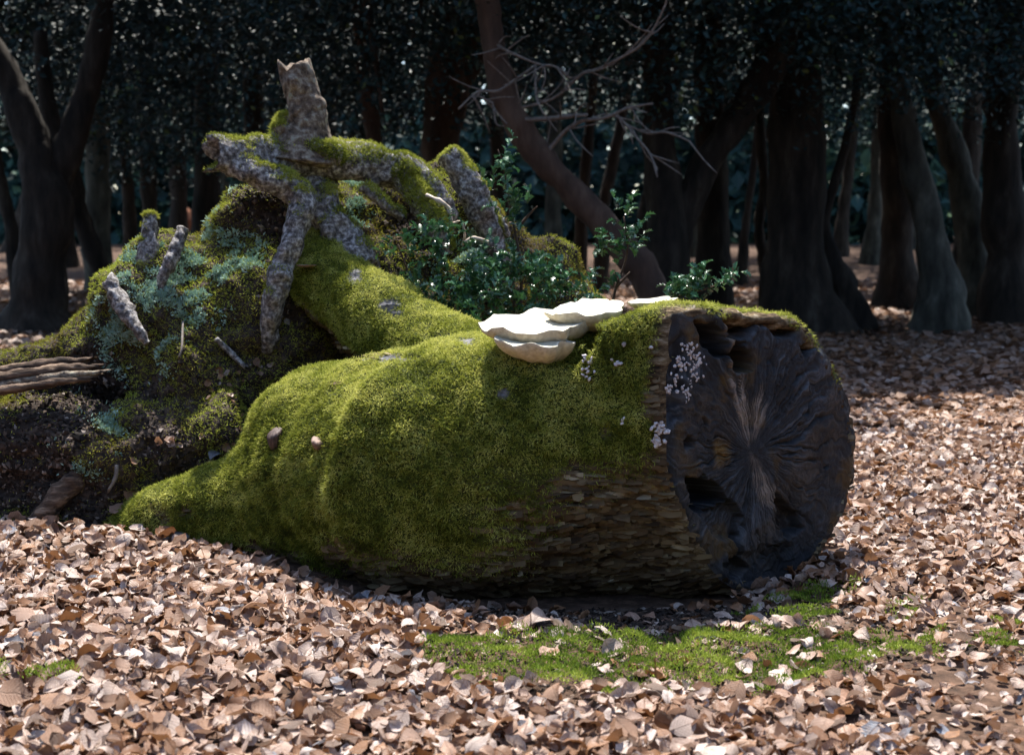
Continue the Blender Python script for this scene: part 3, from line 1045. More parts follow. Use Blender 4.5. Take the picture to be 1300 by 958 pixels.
bracket(403, 561, None, 0.020, 0.024, 0.036, 'small pinkish brown hoof fungus on the moss, alone', 61, 0.7, 'brown_fungus', 'brown_fungus', dome=0.012, tilt=(-0.3, 0.3), lift=0.002)
bracket(389, 337, None, 0.04, 0.035, 0.02, 'thin reddish brown bracket beside the hanging grey root', 67, 0.3, 'brown_fungus', 'brown_fungus')

# tiny white fungi in clusters
_g = []
for zz, r0, n0 in ((-0.6, 0.8, 5), (0.1, 1.0, 5), (0.7, 0.6, 5)):
    for k in range(n0):
        aa = 2 * math.pi * k / n0
        _g.append((r0 * math.cos(aa), r0 * math.sin(aa), zz))
_g.append((0, 0, 0.95))
BV = np.array(_g)
BF = []
for r_ in range(2):
    for k in range(5):
        a, b = r_ * 5 + k, r_ * 5 + (k + 1) % 5
        BF += [(a, b, b + 5), (a, b + 5, a + 5)]
BF += [(10 + k, 10 + (k + 1) % 5, 15) for k in range(5)]
BF = np.array(BF)


def white_cluster(spots, label, on='face', size=0.006):
    pos = []
    for px, py, r, n in spots:
        for _ in range(n):
            x, y = px + rng.normal() * r, py + rng.normal() * r * 1.2
            if on == 'face':
                u = on_face(x, y)
                pos.append(FA + FE1 * u[0] + FE2 * u[1] + FN * 0.004)
            else:
                v = nrm(ray(x, y))
                dd = WV - CAM
                tpar = dd @ v
                off = np.linalg.norm(dd - tpar[:, None] * v, axis=1)
                cand = off < 0.02
                if cand.any():
                    tm = tpar[cand].min()
                    pos.append(CAM + v * (tm - 0.006))
    pos = np.array(pos)
    n = len(pos)
    d = nrm(rng.normal(size=(n, 3)) * 0.4 + (FN if on == 'face' else np.array([0, -0.7, 0.7])))
    X, Y, Z = frames(d)
    V, T, tone = scatter(BV, BF, pos, X, Y, Z, np.stack([size * (0.6 + rng.random(n)), size * (0.6 + rng.random(n)), size * (0.5 + 0.4 * rng.random(n))], 1), rng.random(n))
    o = obj('fungus_cluster', mesh_np('fungus_cluster', V - pos.mean(0), T), M['white_fungus'], None, label, 'fungus', None, 'stuff', tuple(pos.mean(0)))
    return o


white_cluster([(872, 440, 3, 12), (878, 450, 4, 16), (885, 462, 4, 16), (862, 460, 4, 14), (874, 468, 5, 20), (880, 478, 4, 10), (856, 480, 5, 8), (872, 494, 4, 12), (848, 492, 3, 8), (872, 504, 3, 6)],
              'specks of tiny white fungi running down the sawn end below the rim', 'face', 0.0055)
white_cluster([(838, 545, 4, 14), (832, 552, 5, 10), (836, 560, 3, 6)], 'small pink white fungus cluster at the edge of the sawn end', 'wood', 0.007)
white_cluster([(746, 467, 5, 12), (783, 459, 2, 5), (792, 437, 1, 2), (826, 440, 1, 2), (791, 534, 2, 3), (745, 452, 3, 5)], 'pinkish white fungus beads scattered in the moss behind the sawn end', 'wood', 0.006)


# ------------------------------------------------------------------ dry leaves
def leaf_proto(curl, fold, width, twist, lob=0.0, nl=6, seed=0):
    r = np.random.default_rng(seed)
    V = []
    for i in range(nl):
        t = i / (nl - 1)
        w = width * math.sin(math.pi * min(max(t, 0.02), 0.985)) ** 0.85 * (1 + 0.6 * lob * (1 if i % 2 else -1)) * 0.5
        a = curl * (t - 0.5)
        yy = math.sin(a) / curl if abs(curl) > 1e-3 else t - 0.5
        z0 = (1 - math.cos(a)) / curl if abs(curl) > 1e-3 else 0
        for k in (-1, 0, 1):
            ang = twist * (t - 0.5)
            x, z = k * w * math.cos(fold) + r.normal() * 0.012, abs(k) * w * math.sin(fold) + r.normal() * 0.034
            V.append((x * math.cos(ang) - z * math.sin(ang), yy, z0 + x * math.sin(ang) + z * math.cos(ang)))
    V = np.array(V)
    V[:, 2] -= V[:, 2].min()
    Q = []
    for i in range(nl - 1):
        for k in range(2):
            a = i * 3 + k
            Q.append((a, a + 1, a + 4, a + 3))
    return V, np.array(Q)


LP = [leaf_proto(0.5, 0.15, 0.8, 0.2, 0.1, seed=1), leaf_proto(1.9, 0.3, 0.74, 0.6, 0.12, seed=2), leaf_proto(-1.4, 0.35, 0.85, -0.5, 0.08, seed=3),
      leaf_proto(0.9, 0.8, 0.8, 0.4, 0.14, seed=4), leaf_proto(2.7, 0.3, 0.85, 1.1, 0.1, seed=5), leaf_proto(-0.6, -0.4, 0.75, 1.0, 0.16, seed=6)]
LFAR = (np.array([[0, -0.5, 0], [0.33, 0.0, 0.16], [0, 0.5, 0.1], [-0.33, 0.05, 0.2]]), np.array([[0, 1, 2, 3]]))

# ground covered by wood and earth
CELL = 0.04
occ = np.zeros((300, 200), bool)
for VV in (WV, EV):
    mlow = VV[:, 2] < 0.16
    ix = np.clip(((VV[mlow, 0] + 6) / CELL).astype(int), 0, 299)
    iy = np.clip(((VV[mlow, 1] - 1) / CELL).astype(int), 0, 199)
    occ[ix, iy] = True


def occupied(x, y):
    ix = ((x + 6) / CELL).astype(int)
    iy = ((y - 1) / CELL).astype(int)
    ok = (ix >= 0) & (ix < 300) & (iy >= 0) & (iy < 200)
    return ok & occ[np.clip(ix, 0, 299), np.clip(iy, 0, 199)]


def patch_moss(x, y):
    """the strip of moss on the ground before the log, and tufts to its right"""
    p = np.stack([x, y, x * 0], -1)
    a = np.exp(-((y - 3.42 - 0.05 * x) / 0.26) ** 4) * sstep(-0.35, 0.0, x + 0.35 * (y - 3.4)) * (1 - sstep(0.85, 1.15, x))
    for cx, cy_, r in ((1.02, 4.15, 0.14), (0.92, 3.86, 0.12), (1.2, 3.85, 0.07), (1.35, 3.5, 0.09), (-1.45, 3.3, 0.12), (1.1, 3.5, 0.16), (-1.2, 3.25, 0.07), (1.22, 3.62, 0.06), (1.48, 3.72, 0.05), (1.3, 4.0, 0.05), (0.75, 3.98, 0.05)):
        a = np.maximum(a, np.exp(-((x - cx) ** 2 + (y - cy_) ** 2 * 1.5) / r ** 2))
    return sstep(0.35, 0.6, a + 0.32 * fbm(p, 5, 3, 101))


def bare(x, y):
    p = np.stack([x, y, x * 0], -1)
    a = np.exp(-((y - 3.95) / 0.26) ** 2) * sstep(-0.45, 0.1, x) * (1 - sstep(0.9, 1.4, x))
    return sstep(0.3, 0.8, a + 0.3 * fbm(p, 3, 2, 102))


# moss on the ground
n = 190000
x = rng.uniform(-1.7, 1.7, n)
y = rng.uniform(2.6, 4.4, n)
keep = (rng.random(n) < patch_moss(x, y)) & ~occupied(x, y)
x, y = x[keep], y[keep]
pm = np.stack([x, y, gz(x, y)], -1)
hump = np.clip(fbm(pm * np.array([1, 1, 0]), 11, 2, 103) + 0.5, 0, 1.4)
pm[:, 2] += 0.042 * hump - 0.004
d = nrm(np.array([0, 0, 1.0]) + rng.normal(size=(len(x), 3)) * 0.5)
X, Y, Z = frames(d)
tone = np.clip(0.66 + 0.4 * fbm(pm, 6, 3, 104) + 0.25 * (hump - 0.6) + rng.normal(size=len(x)) * 0.14, 0, 1)
L = 0.013 * (0.6 + 0.8 * rng.random(len(x)))
V, T, tone = scatter(SV, SF, pm, X, Y, Z, np.stack([L * 0 + 0.0036, L, L], 1), tone)
obj('ground_moss', mesh_np('ground_moss', V, T, {'tone': tone}, smooth=False), M['fern_moss'], None, 'strip of bright green cushion moss on the ground before the log', 'moss', None, 'stuff')

# crumbs, bits of bark and mould on the bare strip under the log
n = 16000
x = rng.uniform(-0.8, 1.7, n)
y = rng.uniform(3.2, 4.4, n)
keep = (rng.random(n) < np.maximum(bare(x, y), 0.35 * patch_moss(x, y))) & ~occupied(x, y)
x, y = x[keep], y[keep]
n = len(x)
X, Y, Z = frames(nrm(np.array([0, 0, 1.0]) + rng.normal(size=(n, 3)) * 0.4))
sz = 0.004 + 0.013 * rng.random(n) ** 2.5
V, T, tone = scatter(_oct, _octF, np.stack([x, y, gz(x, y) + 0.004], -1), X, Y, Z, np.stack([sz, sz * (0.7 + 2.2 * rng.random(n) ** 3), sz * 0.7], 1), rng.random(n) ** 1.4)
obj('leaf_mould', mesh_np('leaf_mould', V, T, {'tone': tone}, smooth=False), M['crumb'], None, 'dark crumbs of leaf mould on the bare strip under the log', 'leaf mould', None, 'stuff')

# near litter
n = 50000
y = rng.uniform(2.2, 8.0, n)
x = rng.uniform(-1, 1, n) * (0.44 * y + 0.6)
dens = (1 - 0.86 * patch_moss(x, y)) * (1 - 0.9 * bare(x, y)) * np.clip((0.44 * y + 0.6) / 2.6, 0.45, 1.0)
right = sstep(0.7, 1.2, x) * (1 - sstep(3.4, 4.6, y))
dens *= 1 - 0.45 * right
keep = (rng.random(n) < dens) & ~occupied(x, y)
x, y = x[keep], y[keep]
n = len(x)
lift = rng.random(n) ** 1.5
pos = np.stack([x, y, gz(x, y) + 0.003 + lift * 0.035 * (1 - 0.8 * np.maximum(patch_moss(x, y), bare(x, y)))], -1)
size = np.clip(rng.normal(0.056, 0.017, n), 0.018, 0.098)
size *= 1 - 0.3 * right[keep] if len(right) != n else 1
up = nrm(np.stack([rng.normal(size=n) * 0.55, rng.normal(size=n) * 0.55 - 0.05, np.ones(n)], -1))
stand = rng.random(n) < 0.06
up[stand] = nrm(rng.normal(size=(stand.sum(), 3)) + np.array([0, 0, 0.2]))
flip = rng.random(n) < 0.4
up[flip] *= -1
X, Y, Z = frames(up)
tone = np.clip(rng.beta(1.3, 0.9, n), 0, 0.97)
tone[rng.random(n) < 0.012] = 1.0
cls = rng.integers(0, len(LP), n)
# the 300 that show largest lie on top of the litter close to the camera: leaves of their own
px_, py_ = pix(pos)
cand = np.where((py_ < 955) & (py_ > 690) & (px_ > 5) & (px_ < 1295) & (lift > 0.55))[0]
score = size[cand] / pos[cand, 1] * (0.7 + 0.3 * lift[cand])
own = cand[np.argsort(-score)[:300]]
is_own = np.zeros(n, bool)
is_own[own] = True
bits = []
for k, (pv, pq) in enumerate(LP):
    mk = (cls == k) & ~is_own
    wv = size[mk] * (0.62 + 0.5 * rng.random(mk.sum()))
    bits.append(scatter(pv, pq, pos[mk], X[mk], Y[mk], Z[mk], np.stack([wv, size[mk], size[mk] * (0.6 + 0.9 * rng.random(mk.sum()))], 1), tone[mk]))
# far litter
n2 = 52000
y2 = 7.6 + 20 * rng.random(n2) ** 1.5
x2 = rng.uniform(-1, 1, n2) * (0.46 * y2 + 0.8)
s2 = rng.normal(0.085, 0.02, n2) * (1 + 0.03 * (y2 - 8))
p2 = np.stack([x2, y2, gz(x2, y2) + 0.004 + 0.03 * rng.random(n2)], -1)
u2 = nrm(np.stack([rng.normal(size=n2) * 0.35, rng.normal(size=n2) * 0.35, np.ones(n2)], -1))
a2, b2, c2 = frames(u2)
bits_lx = [np.tile(LP[k][0][:, :2], (int(((cls == k) & ~is_own).sum()), 1)) for k in range(len(LP))]
bits.append(scatter(*LFAR, p2, a2, b2, c2, s2, np.clip(rng.beta(2.1, 2.2, n2), 0, 0.97)))
Vl, Fl = merge([(b_[0], b_[1]) for b_ in bits])
lxy = np.concatenate(bits_lx + [np.tile(LFAR[0][:, :2], (n2, 1))])
obj('leaf_litter', mesh_np('leaf_litter', Vl, Fl, {'tone': np.concatenate([b_[2] for b_ in bits]), 'lx': lxy[:, 0], 'ly': lxy[:, 1]}), M['leaf'], None, 'thick litter of dry brown beech leaves covering the forest floor', 'leaf litter', None, 'stuff')

tone_steps = [0.05, 0.17, 0.3, 0.44, 0.58, 0.72, 0.86, 0.96, 1.0]
tone_words = ['dark brown', 'rusty orange brown', 'orange tan', 'light brown', 'pinkish tan', 'pale pinkish', 'pale buff', 'bleached whitish', 'blue grey']
shape_words = ['gently curved', 'rolled', 'arched', 'folded', 'tightly curled', 'twisted']
lib = {}
for i_ in own:
    ti = int(np.argmin([abs(tone[i_] - t_) for t_ in tone_steps]))
    k = int(cls[i_])
    if (ti, k) not in lib:
        lib[ti, k] = mesh_np('fallen_leaf', LP[k][0], LP[k][1], {'tone': np.full(len(LP[k][0]), tone_steps[ti]), 'lx': LP[k][0][:, 0], 'ly': LP[k][0][:, 1]})
    o = obj('fallen_leaf', lib[ti, k], M['leaf'], None, '%s %s dry leaf lying loose on the litter' % (shape_words[k], tone_words[ti]), 'leaf', 'loose dry leaves on top of the litter')
    sc_ = float(size[i_])
    m4 = Matrix([[X[i_, r_] * sc_, Y[i_, r_] * sc_, Z[i_, r_] * sc_, pos[i_, r_]] for r_ in range(3)] + [[0, 0, 0, 1]])
    o.matrix_world = m4


def single_leaf(px, py, d, k, tone_, size_, up_, label):
    o = obj('fallen_leaf', mesh_np('fallen_leaf', LP[k][0], LP[k][1], {'tone': np.full(len(LP[k][0]), tone_), 'lx': LP[k][0][:, 0], 'ly': LP[k][0][:, 1]}), M['leaf'], None, label, 'leaf')
    z = nrm(np.array(up_, float))
    xx = nrm(np.cross(z, np.array([0.3, 0.1, 1.0])))
    yy = np.cross(z, xx)
    p_ = at(px, py, d) if d else hit(px, py, 0.006)
    o.matrix_world = Matrix([[xx[r_] * size_, yy[r_] * size_, z[r_] * size_, p_[r_]] for r_ in range(3)] + [[0, 0, 0, 1]])


single_leaf(672, 772, 4.02, 3, 0.36, 0.085, (0.3, -0.9, 0.25), 'brown leaf standing on its point in the shade before the trunk')
single_leaf(166, 628, None, 0, 0.28, 0.075, (0.5, -0.7, 0.5), 'orange brown leaf propped against the foot of the earth bank')
single_leaf(148, 646, None, 0, 0.5, 0.07, (0.0, -0.4, 0.9), 'tan leaf lying flat at the foot of the earth bank')
single_leaf(405, 762, 4.02, 4, 0.17, 0.075, (0.1, -0.8, 0.6), 'cupped rusty orange leaf standing out among paler litter')
single_leaf(272, 580, None, 2, 1.0, 0.06, (0.1, -0.4, 0.9), 'blue grey leaf in the hollow between bank and buttress')

# litter caught on the bank
n = 240
sp = [(350, 560, 60, 22), (300, 590, 45, 15), (310, 480, 40, 20), (420, 480, 50, 8), (215, 575, 30, 15)]
pp, nn_ = sample_surface(EV, EQ, 9000, (EN[:, 2] > 0.25).astype(float) * front)
ex, ey = pix(pp)
sel = np.zeros(len(pp))
for a, b, r1, r2 in sp:
    sel = np.maximum(sel, np.exp(-((ex - a) / r1) ** 2 - ((ey - b) / r2) ** 2))
keep = rng.random(len(pp)) < sel * 0.7
pp, nn_ = pp[keep], nn_[keep]
X, Y, Z = frames(nrm(nn_ + rng.normal(size=nn_.shape) * 0.35))
V, T, tone = scatter(*LP[1], pp + nn_ * 0.008, X, Y, Z, rng.uniform(0.02, 0.05, len(pp)), rng.beta(2, 2, len(pp)) * 0.95)
obj('leaf_scraps', mesh_np('leaf_scraps', V, T, {'tone': tone, 'lx': np.tile(LP[1][0][:, 0], len(pp)), 'ly': np.tile(LP[1][0][:, 1], len(pp))}), M['leaf'], None, 'scraps of brown leaf caught in the hollows of the earth bank', 'leaf scraps', None, 'stuff')

# sticks
def stick(pts, label, mat='twig', name='stick', seg=8, jag=0.01):
    Pw = [at(a, b, d) if b > 700 else hit(a, b, 0.008 + 0.006 * k) for k, (a, b, d, r) in enumerate(pts)]
    R = [r * d / F for a, b, d, r in pts]
    V, Q = tube_np(Pw, R, seg=seg, sub=4, rough=0.1, seed=int(pts[0][0]), jag=jag)
    c_ = Pw[0]
    obj(name, mesh_np(name, V - c_, Q), M[mat], None, label, 'stick', None, None, tuple(c_))


stick([(274, 430, 5.06, 4), (290, 445, 5.02, 4.5), (312, 466, 4.98, 3)], 'thin grey stick leaning in the hollow under the hanging root', 'root')
stick([(148, 590, 4.82, 2.4), (147, 605, 4.8, 3), (138, 622, 4.79, 1.6)], 'pale splinter of wood hanging from the lichen clump', 'twig')
stick([(232, 408, 5.1, 1.5), (231, 440, 5.06, 1.6), (228, 452, 5.05, 1.4)], 'thin pale twig upright on the earth bank', 'twig')
stick([(1108, 798, 3.80, 6), (1118, 812, 3.76, 6), (1124, 822, 3.74, 5)], 'short grey chip of wood on the ground right of the log', 'root')


# ------------------------------------------------------------------ holly
def holly_proto():
    xs = [(0, -0.5), (0.16, -0.36), (0.30, -0.22), (0.17, -0.08), (0.34, 0.08), (0.16, 0.2), (0.22, 0.36), (0.06, 0.42), (0, 0.6)]
    V = [(0, y_, 0.0) for y_ in (-0.5, -0.2, 0.1, 0.35, 0.6)]
    out = xs[1:-1]
    for sx in (1, -1):
        V += [(sx * a, b, 0.10 + 0.25 * abs(a) + (0.06 if k % 2 else -0.04)) for k, (a, b) in enumerate(out)]
    V = np.array(V)
    V[:, 2] -= 0.15 * V[:, 1] ** 2 * 2
    T = []
    mid = [0, 1, 2, 3, 4]
    for sx in (0, 1):
        o = 5 + sx * 7
        t = [(0, o, 1), (o, o + 1, 1), (1, o + 1, o + 2), (1, o + 2, 2), (2, o + 2, o + 3), (2, o + 3, o + 4), (2, o + 4, 3), (3, o + 4, o + 5), (3, o + 5, o + 6), (3, o + 6, 4)]
        T += t if sx == 0 else [(a, c_, b) for a, b, c_ in t]
    return V, np.array(T)


HV, HT = holly_proto()


def holly(label, stems, clumps, size=0.036):
    base = at(*stems[0][0][:3])
    t = thing('holly_bush', label, 'holly bush', base, None)
    leafpos = []
    for st in stems:
        Pw = [at(a, b, d) for a, b, d in st]
        V, Q = tube_np(Pw, np.linspace(0.007, 0.003, len(Pw)), seg=6, sub=4, rough=0.08)
        part('stem', mesh_np('stem', V, Q), M['rootlet' if len(stems) > 4 and rng.random() < 0.2 else 'bark_brown'], t)
    for px, py, d, r, n in clumps:
        c_ = at(px, py, d)
        rr_ = r * d / F
        # short shoots inside the clump, leaves ranked along each
        for _ in range(max(2, n // 9)):
            o = c_ + nrm(rng.normal(size=3)) * rr_ * rng.random() ** 0.5 * np.array([1, 0.9, 0.8])
            dr = nrm(rng.normal(size=3) * 0.8 + np.array([0, -0.1, 0.7]))
            for k in range(9):
                leafpos.append((o + dr * (k * 0.011), dr))
    lp = np.array([a for a, _ in leafpos])
    dr = np.array([b for _, b in leafpos])
    n = len(lp)
    outw = nrm(np.cross(dr, rng.normal(size=(n, 3))))
    Yd = nrm(outw + dr * 0.5)
    Zd = nrm(np.cross(np.cross(Yd, np.array([0, 0, 1.0]) + rng.normal(size=(n, 3)) * 0.35), Yd))
    Xd = np.cross(Yd, Zd)
    sc = size * (0.65 + 0.6 * rng.random(n))
    V, T, tone = scatter(HV, HT, lp + Yd * (sc * 0.5)[:, None], Xd, Yd, Zd, sc, np.clip(rng.beta(2, 2.2, n), 0, 1))
    part('foliage', mesh_np('foliage', V, T, {'tone': tone}, smooth=False), M['holly'], t, kind='stuff')


holly('dense glossy holly bush growing in the angle between trunk and root plate',
      [[(590, 420, 5.35), (575, 370, 5.35), (560, 320, 5.35)], [(600, 420, 5.3), (620, 370, 5.3), (640, 340, 5.3)], [(640, 420, 5.3), (690, 380, 5.3), (730, 360, 5.3)],
       [(540, 400, 5.3), (525, 365, 5.3), (505, 310, 5.3)], [(660, 415, 5.3), (662, 370, 5.3), (655, 330, 5.3)]],
      [(548, 300, 5.35, 22, 60), (570, 318, 5.35, 24, 60), (520, 325, 5.3, 22, 40), (500, 305, 5.3, 12, 14), (545, 345, 5.3, 28, 80), (560, 385, 5.25, 34, 130), (600, 372, 5.25, 36, 170),
       (635, 352, 5.25, 34, 150), (668, 350, 5.25, 34, 150), (700, 362, 5.25, 32, 140), (728, 366, 5.2, 24, 80), (640, 392, 5.15, 38, 190), (680, 395, 5.15, 30, 110), (590, 405, 5.15, 30, 110),
       (625, 325, 5.3, 22, 50), (575, 290, 5.35, 18, 30), (748, 380, 5.15, 18, 30)])
holly('tall thin holly shoot rising above the dense bush', [[(660, 400, 5.4), (662, 345, 5.4), (655, 300, 5.4), (646, 255, 5.4), (640, 215, 5.4), (632, 190, 5.4)], [(657, 290, 5.4), (672, 272, 5.4), (682, 262, 5.38)]],
      [(632, 196, 5.4, 8, 24), (642, 212, 5.4, 9, 28), (624, 242, 5.4, 9, 18), (644, 238, 5.4, 8, 24), (655, 262, 5.38, 14, 44), (668, 252, 5.38, 10, 24), (664, 290, 5.36, 12, 20), (640, 262, 5.4, 6, 10)])
holly('small holly sprig in front of the leaning tree foot', [[(772, 410, 5.2), (782, 365, 5.2), (796, 322, 5.2), (792, 275, 5.2)], [(782, 365, 5.2), (800, 345, 5.2)]],
      [(793, 270, 5.2, 11, 30), (806, 292, 5.2, 12, 34), (776, 312, 5.2, 14, 36), (796, 318, 5.2, 12, 30), (760, 326, 5.2, 9, 16), (782, 340, 5.2, 10, 14)])
holly('low holly spray showing over the trunk beside the sawn end', [[(830, 400, 5.1), (862, 376, 5.1), (905, 364, 5.1), (925, 352, 5.1)]],
      [(862, 372, 5.1, 12, 46), (880, 366, 5.1, 12, 46), (900, 362, 5.1, 11, 38), (850, 378, 5.1, 10, 30), (920, 354, 5.1, 7, 18), (872, 356, 5.1, 7, 16)])


# ------------------------------------------------------------------ the wood behind
KV = np.array([[0, -0.5, 0], [0.3, 0, 0.08], [0, 0.55, -0.05], [-0.3, 0, 0.08]])
KQ = np.array([[0, 1, 2, 3]])


def crown_mesh(clumps, leaf, per, face=(0, -0.45, 0.75), spread=0.65):
    """clumps: list of (centre, radius); leaves on small sprays that fill each clump unevenly"""
    cs = np.array([c_ for c_, r in clumps])
    rs = np.array([r for c_, r in clumps])
    n = len(cs) * per
    ci = np.repeat(np.arange(len(cs)), per)
    sub = rng.normal(size=(len(cs), 7, 3)) * np.array([0.5, 0.5, 0.34])
    k = rng.integers(0, 7, n)
    p = cs[ci] + (sub[ci, k] + rng.normal(size=(n, 3)) * np.array([0.24, 0.24, 0.13])) * rs[ci][:, None]
    up = nrm(np.array(face) + rng.normal(size=(n, 3)) * spread)
    X, Y, Z = frames(up)
    lf = leaf if np.ndim(leaf) == 0 else np.repeat(leaf, per)
    tone = np.clip(rng.beta(2, 2.4, n) + 0.15 * np.repeat(rng.normal(size=len(cs)), per), 0, 1)
    return scatter(KV, KQ, p, X, Y, Z, lf * (0.6 + 0.8 * rng.random(n)), tone)


def woodland_tree(label, d, stems, mat='bark_tree', crown=None, name='tree', leafmat='canopy', twigs=None, group=None, flare=1.3):
    """stems: lists of (px, py, width px) from the foot up, all at depth d; the first one starts on the ground"""
    s0 = stems[0]
    gx = at(s0[0][0], s0[0][1], d)[0]
    g0 = float(gz(gx, d))
    t = thing(name, label, 'tree', (gx, d, g0), group)
    for si, st in enumerate(stems):
        Pw = [at(a, b, d + 0.15 * si) for a, b, w_ in st]
        R = [w_ * 0.5 * d / F for a, b, w_ in st]
        if si == 0:
            Pw = [np.array([gx, d, g0 - 0.15])] + [p_ for p_ in Pw if p_[2] > g0 + 0.15]
            R = [R[0] * flare] + R[len(R) - len(Pw) + 1:]
        V, Q = tube_np(Pw, R, seg=18, sub=6, rough=0.19, seed=int(d * 10 + si * 7 + st[0][0]), freq=4)
        part('trunk' if si == 0 else 'limb', mesh_np('trunk', V, Q), M[mat], t)
    for tw in (twigs or []):
        Pw = [at(a, b, d - 0.04 - 0.10 * k) for k, (a, b, w_) in enumerate(tw)]
        Pw = [p_ + rng.normal(size=3) * 0.018 * (k > 0) for k, p_ in enumerate(Pw)]
        bits_ = [tube_np(Pw, [w_ * 0.36 * d / F for a, b, w_ in tw], seg=7, sub=4, rough=0.16, seed=int(tw[0][0]))]
        for k in range(1, len(Pw)):
            for _ in range(2):
                o_ = Pw[k] + (Pw[k - 1] - Pw[k]) * rng.random()
                dr_ = nrm(nrm(Pw[k] - Pw[k - 1]) + rng.normal(size=3) * 0.75)
                ln = 0.10 + 0.28 * rng.random()
                bits_.append(tube_np([o_, o_ + dr_ * ln * 0.5 + rng.normal(size=3) * 0.015, o_ + dr_ * ln], [0.008, 0.006, 0.003], seg=5, sub=3, rough=0.1))
        part('dead_branch', mesh_np('dead_branch', *merge(bits_)), M['twig'], t)
    if crown:
        cx, cz, rx, ry, rz, nc, per, leaf, zmin = crown
        nc = int(nc * 1.35)
        dc = d - (1.2 if 12 < d < 30 else 0)
        cl = []
        while len(cl) < nc:
            v = rng.normal(size=3)
            v = v / np.linalg.norm(v) * rng.random() ** 0.4
            p_ = np.array([cx + v[0] * rx, dc + v[1] * ry, cz + v[2] * rz])
            if p_[2] > zmin + 0.5 * rng.random():
                cl.append((p_, 0.45 + 0.35 * rng.random()))
        Lf = np.array([leaf * (1.0 if p_[2] < 1.9 + 0.2 * d else 2.4) for p_, r in cl])
        V, Q, tone = crown_mesh(cl, Lf, per)
        part('crown', mesh_np('crown', V, Q, {'tone': tone}, smooth=False), M[leafmat], t, kind='stuff')
        top = at(stems[0][-1][0], stems[0][-1][1], d)
        for k in range(5):
            tgt = cl[int(rng.integers(0, len(cl)))][0]
            mid = (top + tgt) / 2 + np.array([0, 0, 0.3])
            V, Q = tube_np([top, mid, tgt], [0.07, 0.045, 0.015], seg=7, sub=4, rough=0.1)
            part('limb', mesh_np('limb', V, Q), M[mat], t)
    return t


def yg(d):
    return 290 + 1.2 * F / d


def X_(px, d):
    return (px - 650) / F * d


woodland_tree('forked tree with two stout limbs beyond the earth bank', 15, [
    [(42, yg(15), 110), (46, 390, 74), (53, 330, 60), (58, 265, 58), (50, 205, 50), (32, 150, 42), (8, 95, 35), (-25, 30, 30), (-60, -60, 24)],
    [(60, 285, 36), (72, 230, 40), (92, 172, 38), (112, 108, 33), (126, 50, 28), (138, -40, 22)]], 'bark_tree', (X_(40, 15), 5.8, 3.2, 2.4, 2.8, 130, 70, 0.075, 3.6))
woodland_tree('dark slanting trunk leaning behind the forked tree', 16.5, [[(150, yg(16.5), 40), (130, 350, 27), (100, 270, 27), (84, 205, 26), (62, 140, 20), (50, 40, 18)]], 'bark_tree', None)
woodland_tree('slim leaning tree at the edge of the wood past the forked tree', 20, [[(28, yg(20), 22), (14, 290, 17), (0, 230, 16), (-10, 160, 14), (-16, 40, 12)]], 'bark_tree', (X_(-60, 20), 6, 3.2, 2.5, 3.2, 90, 60, 0.09, 3.0))
woodland_tree('straight pale trunk behind the slanting one', 24, [[(128, yg(24), 42), (124, 300, 32), (124, 180, 30), (128, 60, 28), (130, -40, 26)]], 'bark_pale', (X_(150, 24), 6.5, 3.6, 3, 3.6, 120, 60, 0.11, 2.6))
woodland_tree('slender trunk between the pale trunk and the earth bank', 27, [[(168, yg(27), 20), (164, 260, 15), (156, 160, 14), (150, 20, 12)]], 'bark_tree', (X_(230, 27), 5.2, 4, 3, 3.4, 170, 60, 0.12, 1.8))
woodland_tree('dark straight trunk half hidden by the shoulder of the bank', 26, [[(196, yg(26), 24), (190, 280, 20), (186, 160, 19), (188, 0, 18)]], 'bark_tree', None)
woodland_tree('dark trunk behind the shoulder of the earth bank', 22, [[(262, yg(22), 36), (262, 240, 30), (262, 120, 28), (260, -20, 26)]], 'bark_tree', (X_(250, 22), 4.8, 3.4, 2.6, 3.0, 180, 60, 0.1, 1.9))
woodland_tree('dark trunk just behind the snapped root stub', 19, [[(325, yg(19), 36), (323, 200, 27), (320, 110, 25), (316, -20, 22)]], 'bark_tree', (X_(330, 19), 4.4, 3.2, 2.4, 2.6, 170, 70, 0.085, 1.75))
woodland_tree('slim reddish trunk rising behind the root plate', 15, [[(484, yg(15), 26), (478, 220, 20), (468, 130, 18), (458, 60, 16), (452, -40, 14)]], 'bark_brown', (X_(450, 12), 4.2, 2.2, 1.8, 2.2, 170, 80, 0.07, 2.3))
woodland_tree('stout brown tree swelling upward behind the root plate', 17, [[(566, yg(17), 84), (562, 250, 54), (560, 180, 52), (566, 110, 58), (570, 40, 52), (566, -60, 44)],
                                                                        [(572, 120, 40), (600, 60, 34), (622, 0, 30), (640, -60, 26)]], 'bark_brown', (X_(560, 15), 5.0, 3.0, 2.4, 2.8, 150, 80, 0.075, 2.5))
